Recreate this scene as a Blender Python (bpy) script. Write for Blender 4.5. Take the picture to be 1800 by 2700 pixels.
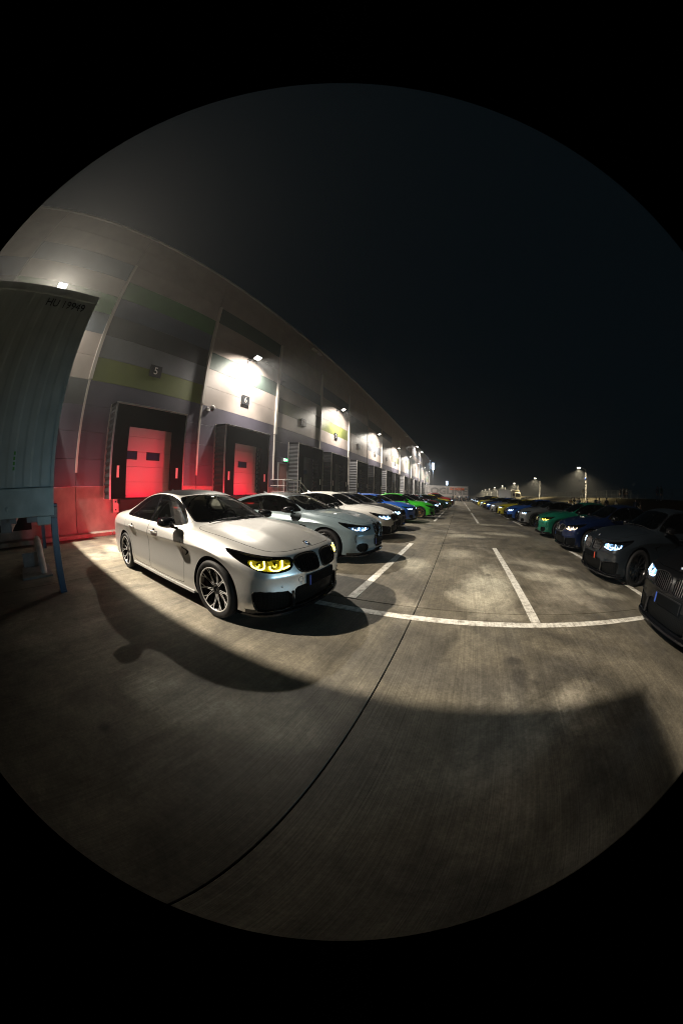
import bpy, bmesh, math, random
import numpy as np
from mathutils import Vector, Matrix
from mathutils.bvhtree import BVHTree

SC = bpy.context.scene
for o in list(bpy.data.objects): bpy.data.objects.remove(o)
COL = SC.collection
R = math.radians
rnd = random.Random(7)

# ---------------------------------------------------------------- camera: full-frame fisheye held at chest height
CAM_H = 1.44
cd = bpy.data.cameras.new('camera'); cam = bpy.data.objects.new('camera', cd); COL.objects.link(cam)
SC.camera = cam
cd.type = 'PANO'; cd.panorama_type = 'FISHEYE_EQUISOLID'
cd.sensor_fit = 'AUTO'; cd.sensor_width = 36.0; cd.sensor_height = 24.0
cd.fisheye_lens = 752.06 / 2700.0 * 36.0
cd.fisheye_fov = R(195)
cd.clip_start = 0.02; cd.clip_end = 2000
yaw, pitch, roll = R(23.731), R(-3.9687), R(1.1368)
fw = Vector((-math.sin(yaw) * math.cos(pitch), math.cos(yaw) * math.cos(pitch), math.sin(pitch)))
rt = Vector((math.cos(yaw), math.sin(yaw), 0)); up = rt.cross(fw)
rt, up = math.cos(roll) * rt + math.sin(roll) * up, -math.sin(roll) * rt + math.cos(roll) * up
cam.matrix_world = Matrix(((rt.x, up.x, -fw.x, 0), (rt.y, up.y, -fw.y, 0), (rt.z, up.z, -fw.z, CAM_H), (0, 0, 0, 1)))

# ---------------------------------------------------------------- night sky, exposure, render settings
W = bpy.data.worlds.new('World'); SC.world = W; W.use_nodes = True
bg = W.node_tree.nodes['Background']
bg.inputs['Color'].default_value = (0.20, 0.42, 0.58, 1); bg.inputs['Strength'].default_value = 0.007
SC.view_settings.view_transform = 'Standard'; SC.view_settings.look = 'None'
SC.view_settings.exposure = 0.0; SC.view_settings.gamma = 1.0; SC.view_settings.use_curve_mapping = False
SC.render.image_settings.color_mode = 'RGB'
cy = SC.cycles
cy.use_denoising = True
try: cy.denoiser = 'OPENIMAGEDENOISE'
except Exception: pass
cy.max_bounces = 8; cy.diffuse_bounces = 3; cy.glossy_bounces = 4; cy.transmission_bounces = 6; cy.transparent_max_bounces = 16; cy.volume_bounces = 1
cy.sample_clamp_indirect = 1.5; cy.sample_clamp_direct = 8
cy.caustics_reflective = False; cy.caustics_refractive = False
cy.use_light_tree = True
cy.pixel_filter_type = 'BLACKMAN_HARRIS'; cy.filter_width = 1.05
WALL_LAMP_POWER = 1900.0
HAZE_DENSITY = 0.0011
RED_POWER = 560.0
HEAD_POWER = 110.0

# ---------------------------------------------------------------- scene-graph helpers
def link(o, parent=None):
    COL.objects.link(o)
    if parent is not None: o.parent = parent
    return o
def empty(name, loc=(0, 0, 0), rz=0.0, parent=None):
    o = bpy.data.objects.new(name, None); o.location = loc; o.rotation_euler = (0, 0, rz); o.empty_display_size = .1
    return link(o, parent)
def tag(o, label=None, cat=None, group=None, kind=None):
    if label: o['label'] = label
    if cat: o['category'] = cat
    if group: o['group'] = group
    if kind: o['kind'] = kind
    return o
def mobj(name, me, mat=None, parent=None, loc=None):
    o = bpy.data.objects.new(name, me)
    if mat is not None and not me.materials:
        for m in (mat if isinstance(mat, (list, tuple)) else [mat]): me.materials.append(m)
    if loc is not None: o.location = loc
    return link(o, parent)
def copy_tree(o, parent=None, paint=None):
    c = o.copy(); COL.objects.link(c)
    if parent is not None: c.parent = parent
    for k in ('label', 'group', 'category', 'kind'):
        if k in o.keys() and parent is not None and k == 'category': pass
    for ch in o.children: copy_tree(ch, c)
    return c

class MB:
    """collects simple solids; build() links them as one mesh object"""
    def __init__(s): s.v = []; s.f = []; s.m = []; s.mi = 0; s.sm = []
    def add(s, v, f, smooth=False):
        b = len(s.v); s.v += [tuple(p) for p in v]; s.f += [tuple(b + i for i in q) for q in f]; s.m += [s.mi] * len(f); s.sm += [smooth] * len(f)
        return s
    def box(s, x0, x1, y0, y1, z0, z1, bev=0.0):
        if bev:
            b = bev
            v = []
            for z, i in ((z0, b), (z0 + b, 0), (z1 - b, 0), (z1, b)):
                v += [(x0 + i, y0 + i, z), (x1 - i, y0 + i, z), (x1 - i, y1 - i, z), (x0 + i, y1 - i, z)]
            f = [(3, 2, 1, 0)] + [(4 * r + k, 4 * r + (k + 1) % 4, 4 * r + 4 + (k + 1) % 4, 4 * r + 4 + k) for r in range(3) for k in range(4)] + [(12, 13, 14, 15)]
            return s.add(v, f)
        v = [(x, y, z) for z in (z0, z1) for y in (y0, y1) for x in (x0, x1)]
        return s.add(v, [(0, 2, 3, 1), (4, 5, 7, 6), (0, 1, 5, 4), (2, 6, 7, 3), (0, 4, 6, 2), (1, 3, 7, 5)])
    def quad(s, a, b, c, d): return s.add([a, b, c, d], [(0, 1, 2, 3)])
    def tube(s, pts, r, n=8, closed=False, cap=True, flat=1.0):
        P = [Vector(p) for p in pts]; N = len(P); rr = r if isinstance(r, (list, tuple)) else [r] * N
        v = []; f = []; ref = None
        for i, p in enumerate(P):
            a = P[(i - 1) % N] if (closed or i > 0) else P[i]; b = P[(i + 1) % N] if (closed or i < N - 1) else P[i]
            t = (b - a); t = t.normalized() if t.length > 1e-9 else Vector((0, 0, 1))
            if ref is None: ref = Vector((0, 0, 1)) if abs(t.z) < .9 else Vector((1, 0, 0))
            u = t.cross(ref); u = u.normalized() if u.length > 1e-6 else t.orthogonal().normalized()
            w = u.cross(t).normalized(); ref = w
            for k in range(n):
                g = 2 * math.pi * k / n
                v.append(p + u * (rr[i] * math.cos(g)) + w * (rr[i] * flat * math.sin(g)))
        M = N if closed else N - 1
        for i in range(M):
            for k in range(n):
                f.append((i * n + k, i * n + (k + 1) % n, ((i + 1) % N) * n + (k + 1) % n, ((i + 1) % N) * n + k))
        s.add(v, f, True)
        if cap and not closed:
            s.add(v[:n], [tuple(range(n - 1, -1, -1))]); s.add(v[-n:], [tuple(range(n))])
        return s
    def bar(s, p, q, w, h, upv=(0, 0, 1)):
        p, q = Vector(p), Vector(q); t = (q - p).normalized(); u = t.cross(Vector(upv)); u = u.normalized() if u.length > 1e-6 else t.orthogonal().normalized()
        n = u.cross(t)
        v = [e + u * (a * w / 2) + n * (b * h / 2) for e in (p, q) for a, b in ((-1, -1), (1, -1), (1, 1), (-1, 1))]
        return s.add(v, [(3, 2, 1, 0), (4, 5, 6, 7), (0, 1, 5, 4), (1, 2, 6, 5), (2, 3, 7, 6), (3, 0, 4, 7)])
    def lathe(s, prof, n=32, axis='y', center=(0, 0, 0), close=False):
        """profile of (radius, along) spun round an axis"""
        v = []; f = []; m = len(prof)
        for k in range(n):
            g = 2 * math.pi * k / n; c, d = math.cos(g), math.sin(g)
            for r, a in prof:
                p = {'y': (r * c, a, r * d), 'z': (r * c, r * d, a), 'x': (a, r * c, r * d)}[axis]
                v.append((p[0] + center[0], p[1] + center[1], p[2] + center[2]))
        for k in range(n):
            for j in range(m if close else m - 1):
                q = (k * m + j, k * m + (j + 1) % m, ((k + 1) % n) * m + (j + 1) % m, ((k + 1) % n) * m + j)
                f.append(q if axis != 'y' else q[::-1])
        return s.add(v, f, True)
    def mesh(s, name):
        me = bpy.data.meshes.new(name); me.from_pydata(s.v, [], s.f)
        me.polygons.foreach_set('material_index', s.m); me.polygons.foreach_set('use_smooth', s.sm)
        me.update()
        return me
    def build(s, name, mat, parent=None, loc=None):
        me = s.mesh(name)
        for m in (mat if isinstance(mat, (list, tuple)) else [mat]): me.materials.append(m)
        return mobj(name, me, None, parent, loc)

# ---------------------------------------------------------------- material helpers
MATS = {}
def nodes_of(name):
    m = bpy.data.materials.new(name); m.use_nodes = True
    return m, m.node_tree.nodes, m.node_tree.links, m.node_tree.nodes['Principled BSDF']
def mat(name, col, rough=.5, metal=0.0, coat=0.0, spec=.5, emit=None, estr=0.0, noise=0.0, nscale=8.0, bump=0.0, bscale=60.0, rvar=0.0, coat_rough=.04):
    if name in MATS: return MATS[name]
    m, N, L, b = nodes_of(name)
    b.inputs['Base Color'].default_value = (*col, 1); b.inputs['Roughness'].default_value = rough; b.inputs['Metallic'].default_value = metal
    b.inputs['Coat Weight'].default_value = coat; b.inputs['Coat Roughness'].default_value = coat_rough; b.inputs['Specular IOR Level'].default_value = spec
    if emit: b.inputs['Emission Color'].default_value = (*emit, 1); b.inputs['Emission Strength'].default_value = estr
    if noise or rvar:
        tc = N.new('ShaderNodeTexCoord'); nz = N.new('ShaderNodeTexNoise'); nz.inputs['Scale'].default_value = nscale; nz.inputs['Detail'].default_value = 6
        L.new(tc.outputs['Object'], nz.inputs['Vector'])
        if noise:
            mx = N.new('ShaderNodeMixRGB'); mx.blend_type = 'MULTIPLY'; mx.inputs[0].default_value = 1
            rp = N.new('ShaderNodeMapRange'); rp.inputs['From Min'].default_value = .3; rp.inputs['From Max'].default_value = .7; rp.inputs['To Min'].default_value = 1 - noise; rp.inputs['To Max'].default_value = 1 + noise
            L.new(nz.outputs['Fac'], rp.inputs['Value']); mx.inputs[1].default_value = (*col, 1); L.new(rp.outputs[0], mx.inputs[2]); L.new(mx.outputs[0], b.inputs['Base Color'])
        if rvar:
            rq = N.new('ShaderNodeMapRange'); rq.inputs['From Min'].default_value = .3; rq.inputs['From Max'].default_value = .7; rq.inputs['To Min'].default_value = max(.02, rough - rvar); rq.inputs['To Max'].default_value = rough + rvar
            L.new(nz.outputs['Fac'], rq.inputs['Value']); L.new(rq.outputs[0], b.inputs['Roughness'])
    if bump:
        tc = N.new('ShaderNodeTexCoord'); nb = N.new('ShaderNodeTexNoise'); nb.inputs['Scale'].default_value = bscale; nb.inputs['Detail'].default_value = 4
        bp = N.new('ShaderNodeBump'); bp.inputs['Strength'].default_value = bump; bp.inputs['Distance'].default_value = .01
        L.new(tc.outputs['Object'], nb.inputs['Vector']); L.new(nb.outputs['Fac'], bp.inputs['Height']); L.new(bp.outputs[0], b.inputs['Normal'])
    MATS[name] = m
    return m
def emat(name, col, strength, sampled=False):
    if name in MATS: return MATS[name]
    m = mat(name, (.02, .02, .02), .3, emit=col, estr=strength)
    if not sampled: m.cycles.emission_sampling = 'NONE'
    return m
def glass(name, tint=(.3, .32, .33), amount=.75, rough=.0):
    """thin window glass: mostly see-through, tinted, mirror-like at grazing angles"""
    if name in MATS: return MATS[name]
    m, N, L, b = nodes_of(name); N.remove(b)
    out = [n for n in N if n.type == 'OUTPUT_MATERIAL'][0]
    tr = N.new('ShaderNodeBsdfTransparent'); tr.inputs['Color'].default_value = (*tint, 1)
    gl = N.new('ShaderNodeBsdfGlossy'); gl.inputs['Roughness'].default_value = rough; gl.inputs['Color'].default_value = (1, 1, 1, 1)
    fr = N.new('ShaderNodeFresnel'); fr.inputs['IOR'].default_value = 1.52
    mx = N.new('ShaderNodeMixShader'); L.new(fr.outputs[0], mx.inputs[0]); L.new(tr.outputs[0], mx.inputs[1]); L.new(gl.outputs[0], mx.inputs[2])
    L.new(mx.outputs[0], out.inputs['Surface'])
    MATS[name] = m
    return m
FONT = None
def text_obj(name, body, size, m, parent=None, extrude=.004, outline=False, bold=0.0):
    cu = bpy.data.curves.new(name, 'FONT'); cu.body = body; cu.size = size; cu.extrude = extrude; cu.align_x = 'CENTER'; cu.align_y = 'CENTER'
    cu.resolution_u = 3; cu.offset = bold
    if outline: cu.fill_mode = 'NONE'; cu.bevel_depth = outline; cu.extrude = 0; cu.bevel_resolution = 1
    o = bpy.data.objects.new(name, cu); COL.objects.link(o)
    dg = bpy.context.evaluated_depsgraph_get(); me = bpy.data.meshes.new_from_object(o.evaluated_get(dg))
    bpy.data.objects.remove(o); bpy.data.curves.remove(cu)
    me.materials.clear(); me.materials.append(m)
    return mobj(name, me, None, parent)
# ---------------------------------------------------------------- car surface toolkit
def tri_split(V, T, phi):
    """cut triangles where phi changes sign -> V, triangles with phi < 0, triangles with phi > 0"""
    phi = np.where(np.abs(phi) < 1e-7, 1e-7, phi)
    s = phi[T] < 0; n = s.sum(1)
    base = len(V); cache = {}; newv = []; i1 = []; o1 = []
    def cut(a, b):
        key = (a, b) if a < b else (b, a)
        if key not in cache:
            t = phi[a] / (phi[a] - phi[b]); newv.append(V[a] + t * (V[b] - V[a])); cache[key] = base + len(newv) - 1
        return cache[key]
    mixed = (n == 1) | (n == 2)
    for t, m in zip(T[mixed], s[mixed]):
        k = int(np.argmax(m)) if m.sum() == 1 else int(np.argmin(m))
        a, b, c = int(t[k]), int(t[(k + 1) % 3]), int(t[(k + 2) % 3])
        ab = cut(a, b); ac = cut(a, c)
        one = [(a, ab, ac)]; two = [(ab, b, c), (ab, c, ac)]
        if m.sum() == 1: i1 += one; o1 += two
        else: o1 += one; i1 += two
    V2 = np.vstack([V, np.array(newv)]) if newv else V
    return V2, np.vstack([T[n == 3], np.array(i1, int).reshape(-1, 3)]), np.vstack([T[n == 0], np.array(o1, int).reshape(-1, 3)])

def poly_sdf(P, Q):
    """signed distance of 2-D points Q to polygon P, negative inside"""
    P = np.asarray(P, float); d = np.full(len(Q), 1e9); ins = np.zeros(len(Q), bool)
    for a, b in zip(P, np.roll(P, -1, 0)):
        e = b - a; w = Q - a
        t = np.clip((w @ e) / (e @ e + 1e-12), 0, 1)
        d = np.minimum(d, np.hypot(*(w - t[:, None] * e).T))
        c = (a[1] > Q[:, 1]) != (b[1] > Q[:, 1])
        with np.errstate(divide='ignore', invalid='ignore'):
            xi = (b[0] - a[0]) * (Q[:, 1] - a[1]) / (b[1] - a[1]) + a[0]
        ins ^= c & (Q[:, 0] < xi)
    return np.where(ins, -d, d)
def smooth_poly(P, n=2, closed=True):
    P = np.asarray(P, float)
    for _ in range(n):
        if closed:
            P = np.stack([.75 * P + .25 * np.roll(P, -1, 0), .25 * P + .75 * np.roll(P, -1, 0)], 1).reshape(-1, P.shape[1])
        else:
            P = np.vstack([P[:1], np.stack([.75 * P[:-1] + .25 * P[1:], .25 * P[:-1] + .75 * P[1:]], 1).reshape(-1, P.shape[1]), P[-1:]])
    return P

class CarShape:
    """half a car body (y >= 0): a control cage subdivided into a smooth triangle skin that is then cut into panels"""
    def __init__(s, top, walls, crease, level):
        idx = {}; co = []
        def add(key, p): idx[key] = len(co); co.append(tuple(p))
        nI, nK = len(top), len(top[0]); F = []
        for i in range(nI):
            for k in range(nK): add(('t', i, k), top[i][k])
        for i in range(nI - 1):
            for k in range(nK - 1): F.append((idx['t', i, k], idx['t', i + 1, k], idx['t', i + 1, k + 1], idx['t', i, k + 1]))
        rim = [(0, k) for k in range(nK)] + [(i, nK - 1) for i in range(1, nI)] + [(nI - 1, k) for k in range(nK - 2, -1, -1)]
        assert len(rim) == len(walls)
        rows = len(walls[0])
        for c, w in enumerate(walls):
            for j, p in enumerate(w): add(('w', c, j + 1), p)
        def wv(c, j): return idx['t', rim[c][0], rim[c][1]] if j == 0 else idx['w', c, j]
        for c in range(len(rim) - 1):
            for j in range(rows): F.append((wv(c, j), wv(c + 1, j), wv(c + 1, j + 1), wv(c, j + 1)))
        n = len(co); mir = [i if abs(co[i][1]) < 1e-6 else None for i in range(n)]; cc = list(co)
        for i in range(n):
            if mir[i] is None: mir[i] = len(cc); cc.append((co[i][0], -co[i][1], co[i][2]))
        FF = F + [tuple(mir[v] for v in reversed(f)) for f in F]
        me = bpy.data.meshes.new('cage'); me.from_pydata(cc, [], FF)
        cr = {}
        for kind, a, b, w in crease:
            va, vb = (idx[('t',) + a], idx[('t',) + b]) if kind == 't' else (wv(*a), wv(*b))
            cr[tuple(sorted((va, vb)))] = w; cr[tuple(sorted((mir[va], mir[vb])))] = w
        at = me.attributes.new('crease_edge', 'FLOAT', 'EDGE')
        for e in me.edges:
            w = cr.get(tuple(sorted(e.vertices)))
            if w: at.data[e.index].value = w
        o = bpy.data.objects.new('cage', me); COL.objects.link(o)
        m = o.modifiers.new('s', 'SUBSURF'); m.levels = level; m.render_levels = level
        ev = o.evaluated_get(bpy.context.evaluated_depsgraph_get()).to_mesh()
        V = np.empty(len(ev.vertices) * 3); ev.vertices.foreach_get('co', V); V = V.reshape(-1, 3)
        Q = np.empty(len(ev.loops), int); ev.loops.foreach_get('vertex_index', Q); Q = Q.reshape(-1, 4)
        bpy.data.objects.remove(o); bpy.data.meshes.remove(me)
        T = np.vstack([Q[:, [0, 1, 2]], Q[:, [0, 2, 3]]])
        fn = np.cross(V[T[:, 1]] - V[T[:, 0]], V[T[:, 2]] - V[T[:, 0]])
        if (fn * (V[T].mean(1) - [0, 0, .6])).sum() < 0: T = T[:, ::-1]; fn = -fn
        N = np.zeros_like(V)
        for k in range(3): np.add.at(N, T[:, k], fn)
        N /= np.linalg.norm(N, axis=1)[:, None] + 1e-12
        T = T[(V[T][:, :, 1] > -1e-4).all(1)]
        used = np.unique(T); mp = -np.ones(len(V), int); mp[used] = np.arange(len(used))
        s.V = np.hstack([V[used], N[used]]); s.T = mp[T]
        c = np.abs(s.V[:, 1]) < 1e-4; s.V[c, 1] = 0; s.V[c, 4] = 0
        s.bvh = BVHTree.FromPolygons([tuple(p) for p in np.vstack([s.V[:, :3], s.V[:, :3] * [1, -1, 1]])],
                                     [tuple(map(int, t)) for t in np.vstack([s.T, s.T[:, ::-1] + len(s.V)])])
    def cut(s, f):
        """take the region f(V) < 0 out of the skin and return its triangles"""
        V2, I, O = tri_split(s.V, s.T, f(s.V))
        V2[:, 3:] /= np.linalg.norm(V2[:, 3:], axis=1)[:, None] + 1e-12
        s.V, s.T = V2, O
        return I
    def sub(s, I, f):
        """split a region once more -> (inside, outside)"""
        V2, A, B = tri_split(s.V, I, f(s.V)); V2[:, 3:] /= np.linalg.norm(V2[:, 3:], axis=1)[:, None] + 1e-12
        s.V = V2
        return A, B
    def front(s, y, z): return s.bvh.ray_cast(Vector((5, y, z)), Vector((-1, 0, 0)))[0]
    def side(s, x, z, sg=1): return s.bvh.ray_cast(Vector((x, 5 * sg, z)), Vector((0, -sg, 0)))[0]
    def topp(s, x, y): return s.bvh.ray_cast(Vector((x, y, 5)), Vector((0, 0, -1)))[0]
    def near(s, p): return s.bvh.find_nearest(Vector(p))[:2]

def skin(name, V, T, mode='L', offset=0.0):
    """mesh of skin triangles: 'L' as they are, 'R' mirrored, 'C' both halves welded along the centre line"""
    used = np.unique(T); mp = -np.ones(len(V), int); mp[used] = np.arange(len(used))
    P = V[used, :3] + V[used, 3:] * offset; N = V[used, 3:]; F = mp[T]
    if mode == 'R': P = P * [1, -1, 1]; N = N * [1, -1, 1]; F = F[:, ::-1]
    if mode == 'C':
        c = np.abs(P[:, 1]) < 1e-4; P[c, 1] = 0
        m2 = np.where(c, np.arange(len(P)), 0); k = np.where(~c)[0]; m2[k] = len(P) + np.arange(len(k))
        F = np.vstack([F, m2[F][:, ::-1]]); P = np.vstack([P, P[k] * [1, -1, 1]]); N = np.vstack([N, N[k] * [1, -1, 1]])
    me = bpy.data.meshes.new(name)
    me.from_pydata([tuple(p) for p in P], [], [tuple(map(int, f)) for f in F])
    me.polygons.foreach_set('use_smooth', [True] * len(me.polygons))
    me.normals_split_custom_set_from_vertices([tuple(n) for n in N])
    return me

# ---------------------------------------------------------------- car materials
def facets(name, col, lo, hi):
    """facetted lamp reflector glowing unevenly"""
    m, N, L, b = nodes_of(name); b.inputs['Base Color'].default_value = (*[c * .4 for c in col], 1); b.inputs['Metallic'].default_value = .8; b.inputs['Roughness'].default_value = .2
    tc = N.new('ShaderNodeTexCoord'); mp = N.new('ShaderNodeMapping'); mp.inputs['Scale'].default_value = (14, 20, 30); v = N.new('ShaderNodeTexVoronoi'); v.inputs['Scale'].default_value = 1
    L.new(tc.outputs['Object'], mp.inputs[0]); L.new(mp.outputs[0], v.inputs['Vector']); sp = N.new('ShaderNodeSeparateColor'); L.new(v.outputs['Color'], sp.inputs[0])
    pw = N.new('ShaderNodeMath'); pw.operation = 'POWER'; pw.inputs[1].default_value = 2.5; L.new(sp.outputs[0], pw.inputs[0])
    mr = N.new('ShaderNodeMapRange'); mr.inputs[3].default_value = lo; mr.inputs[4].default_value = hi; L.new(pw.outputs[0], mr.inputs[0])
    b.inputs['Emission Color'].default_value = (*col, 1); L.new(mr.outputs[0], b.inputs['Emission Strength']); m.cycles.emission_sampling = 'NONE'
    return m
M_TRIM = mat('gloss_black_trim', (.004, .004, .005), .10, coat=.4, spec=.3)
M_PLASTIC = mat('black_plastic', (.010, .010, .011), .5, spec=.15, bump=.1, bscale=300)
M_VOID = mat('dark_void', (.004, .004, .004), .9, spec=0)
M_TYRE = mat('tyre_rubber', (.011, .011, .012), .62, spec=.18, bump=.15, bscale=120)
M_RIMBLK = mat('black_rim_metal', (.015, .015, .017), .22, metal=.6, coat=.4)
M_RIMCUT = mat('machined_rim_face', (.74, .74, .74), .3, metal=.55)
M_RIMBRZ = mat('bronze_rim_metal', (.38, .24, .11), .28, metal=1)
M_DISC = mat('brake_disc_steel', (.32, .31, .30), .35, metal=1)
M_GOLD = mat('gold_caliper_paint', (.42, .25, .03), .35, coat=.4)
M_CHROME = mat('chrome', (.75, .75, .76), .07, metal=1)
M_MIRROR = mat('mirror_glass', (.8, .8, .8), .01, metal=1)
M_SEATC = mat('cream_leather', (.52, .47, .40), .5)
M_SEATB = mat('black_leather', (.02, .019, .019), .45)
M_DASH = mat('dashboard_black', (.012, .012, .013), .55, spec=.15)
M_GLASS = glass('windscreen_glass', (.62, .66, .64))
M_TINT = glass('tinted_side_glass', (.16, .17, .17))
M_LENS = glass('clear_lens', (.93, .95, .96))
M_LENSY = glass('yellow_lens', (.98, .93, .38))
M_PLATE = mat('plate_black', (.002, .002, .002), .7, spec=.03)
M_PLATEBLUE = mat('plate_blue_band', (.02, .06, .3), .4)
M_PLATERED = mat('plate_red_edge', (.55, .07, .03), .4)
M_BADGEB = mat('badge_blue', (.03, .15, .45), .2, coat=.6)
M_BADGEW = mat('badge_white', (.8, .8, .8), .2, coat=.6)
M_REFL = mat('lamp_reflector', (.55, .57, .6), .18, metal=1)
M_RED = mat('red_lens', (.35, .01, .01), .12, coat=.5)
M_TAILLIT = emat('lit_tail_lens', (1, .03, .02), 6)
E_YEL = emat('yellow_light_tube', (1, .90, .42), 7.0)
E_YELDIM = facets('yellow_reflector_glow', (1, .82, .06), .02, .42)
E_WHT = emat('cold_light_tube', (.62, .82, 1.0), 9.0)
E_WHTDIM = facets('cold_reflector_glow', (.30, .58, 1.0), .05, 1.2)
E_WARM = emat('warm_bulb_glow', (1, .72, .45), 4.0)
M_STICK = mat('toll_sticker', (.35, .40, .38), .5)
M_CARBON = mat('carbon_roof', (.008, .008, .009), .4, coat=.08, spec=.12)

def paint(name, col, metal=.35, rough=.34, coat=.9, crough=.025, flake=.25):
    if name in MATS: return MATS[name]
    m, N, L, b = nodes_of(name)
    b.inputs['Roughness'].default_value = rough; b.inputs['Metallic'].default_value = metal
    b.inputs['Coat Weight'].default_value = coat; b.inputs['Coat Roughness'].default_value = crough
    tc = N.new('ShaderNodeTexCoord'); v = N.new('ShaderNodeTexVoronoi'); v.inputs['Scale'].default_value = 900
    L.new(tc.outputs['Object'], v.inputs['Vector'])
    mx = N.new('ShaderNodeMixRGB'); mx.inputs[1].default_value = (*[c * (1 - flake) for c in col], 1); mx.inputs[2].default_value = (*[min(1, c * (1 + flake)) for c in col], 1)
    sp = N.new('ShaderNodeSeparateColor'); L.new(v.outputs['Color'], sp.inputs[0]); L.new(sp.outputs[0], mx.inputs[0]); L.new(mx.outputs[0], b.inputs['Base Color'])
    # road film: a little dust low down and in patches
    nz = N.new('ShaderNodeTexNoise'); nz.inputs['Scale'].default_value = 3.2; nz.inputs['Detail'].default_value = 8; L.new(tc.outputs['Object'], nz.inputs['Vector'])
    mr = N.new('ShaderNodeMapRange'); mr.inputs['From Min'].default_value = .35; mr.inputs['From Max'].default_value = .75; mr.inputs['To Min'].default_value = crough; mr.inputs['To Max'].default_value = crough + .035; b.inputs['Specular IOR Level'].default_value = .5 if max(col) > .15 else .15
    L.new(nz.outputs['Fac'], mr.inputs['Value']); L.new(mr.outputs[0], b.inputs['Coat Roughness'])
    MATS[name] = m
    return m

# ---------------------------------------------------------------- wheels
def make_wheel(style, gold=False):
    """wheel with its axis along y, outer face towards +y, centre at the origin; returns the Empty with its sub-parts"""
    R0, RW, W2 = .345, .262, .132
    e = empty('wheel')
    t = MB()
    t.lathe([(RW - .004, -W2 + .01), (RW + .02, -W2), (R0 - .02, -W2 - .004), (R0 - .004, -W2 + .02), (R0, -W2 + .05), (R0, -.02), (R0 - .007, -.018), (R0 - .007, -.010), (R0, -.008), (R0, .03), (R0 - .007, .032), (R0 - .007, .04), (R0, .042),
             (R0, W2 - .05), (R0 - .004, W2 - .02), (R0 - .02, W2 + .004), (RW + .045, W2 + .010), (RW + .02, W2 + .004), (RW + .004, W2 - .004), (RW - .004, W2 - .012)], 64)
    t.build('tyre', M_TYRE, e)
    r = MB()
    face, cutm = (M_RIMBRZ, M_RIMBRZ) if style == 'bronze' else (M_RIMBLK, M_RIMCUT) if style == 'machined' else (M_RIMBLK, M_RIMBLK)
    r.mi = 0
    r.lathe([(RW - .012, -W2 + .005), (RW, -W2 + .008), (RW - .03, -W2 + .05), (RW - .035, .05), (RW - .012, W2 - .02), (RW + .002, W2 - .008), (RW + .003, W2 - .004)], 64)
    r.mi = 1
    r.lathe([(RW + .003, W2 - .004), (RW - .001, W2 - .001), (RW - .011, W2 - .002), (RW - .013, W2 - .008)], 64)
    r.mi = 0
    r.lathe([(0, .075), (.028, .075), (.034, .07), (.036, .082), (.062, .080), (.075, .068), (.08, .02)], 40)
    nsp = 5
    for k in range(nsp * 2 if style != 'ten' else 10):
        base = 2 * math.pi * (k // 2) / nsp + (.12 if k % 2 else -.12) if style != 'ten' else 2 * math.pi * k / 10
        def P(rad, ang, y): return Vector((rad * math.cos(ang), y, rad * math.sin(ang)))
        g0 = base; fan = .20 if k % 2 else -.20
        if style == 'ten': fan = 0
        mid = base + fan * .45; g1 = base + fan
        ra = [(.05, g0 * .5 + (2 * math.pi * (k // 2) / nsp) * .5 if style != 'ten' else base, .076), (.13, mid, .086), (RW - .075, base + fan * .75, .096)]
        tips = [(RW - .008, g1 + .13, W2 - .012), (RW - .008, g1 - .085, W2 - .012)]
        seg = [(ra[0], ra[1]), (ra[1], ra[2])] + [(ra[2], q) for q in tips]
        for n_, (a, b) in enumerate(seg):
            p, q = P(*a), P(*b); wd = (.026, .021, .013, .013)[n_]
            r.mi = 0; r.bar(p - Vector((0, .016, 0)), q - Vector((0, .016, 0)), wd, .03, (0, 1, 0))
            r.mi = 1
            d = (q - p).normalized().cross(Vector((0, 1, 0))) * (wd * .5 - .003)
            for sg in ((-1, 1) if style == 'machined' else ()):
                r.bar(p + d * sg + Vector((0, .0005, 0)), q + d * sg + Vector((0, .0005, 0)), .0056, .003, (0, 1, 0))
    r.mi = 0
    for k in range(5):
        a = 2 * math.pi * k / 5 + .3; r.lathe([(0, .072), (.008, .071), (.009, .06)], 8, center=(.05 * math.cos(a), 0, .05 * math.sin(a)))
    r.build('rim', [face, cutm], e)
    d = MB(); d.lathe([(.07, .0), (.10, .004), (.20, .004), (.204, 0), (.204, -.026), (.09, -.026)], 48); d.build('brake_disc', M_DISC, e)
    c = MB()
    for k in range(8):
        a0, a1 = R(150 + k * 8), R(158 + k * 8)
        vs = [(rr * math.cos(a), y, rr * math.sin(a)) for a in (a0, a1) for rr, y in ((.135, -.04), (.215, -.04), (.215, .034), (.135, .034))]
        c.add(vs, [(0, 1, 5, 4), (1, 2, 6, 5), (2, 3, 7, 6), (3, 0, 4, 7)] + ([(0, 3, 2, 1)] if k == 0 else []) + ([(4, 5, 6, 7)] if k == 7 else []))
    c.build('brake_caliper', M_GOLD if gold else MATS['black_plastic'], e)
    return e

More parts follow.
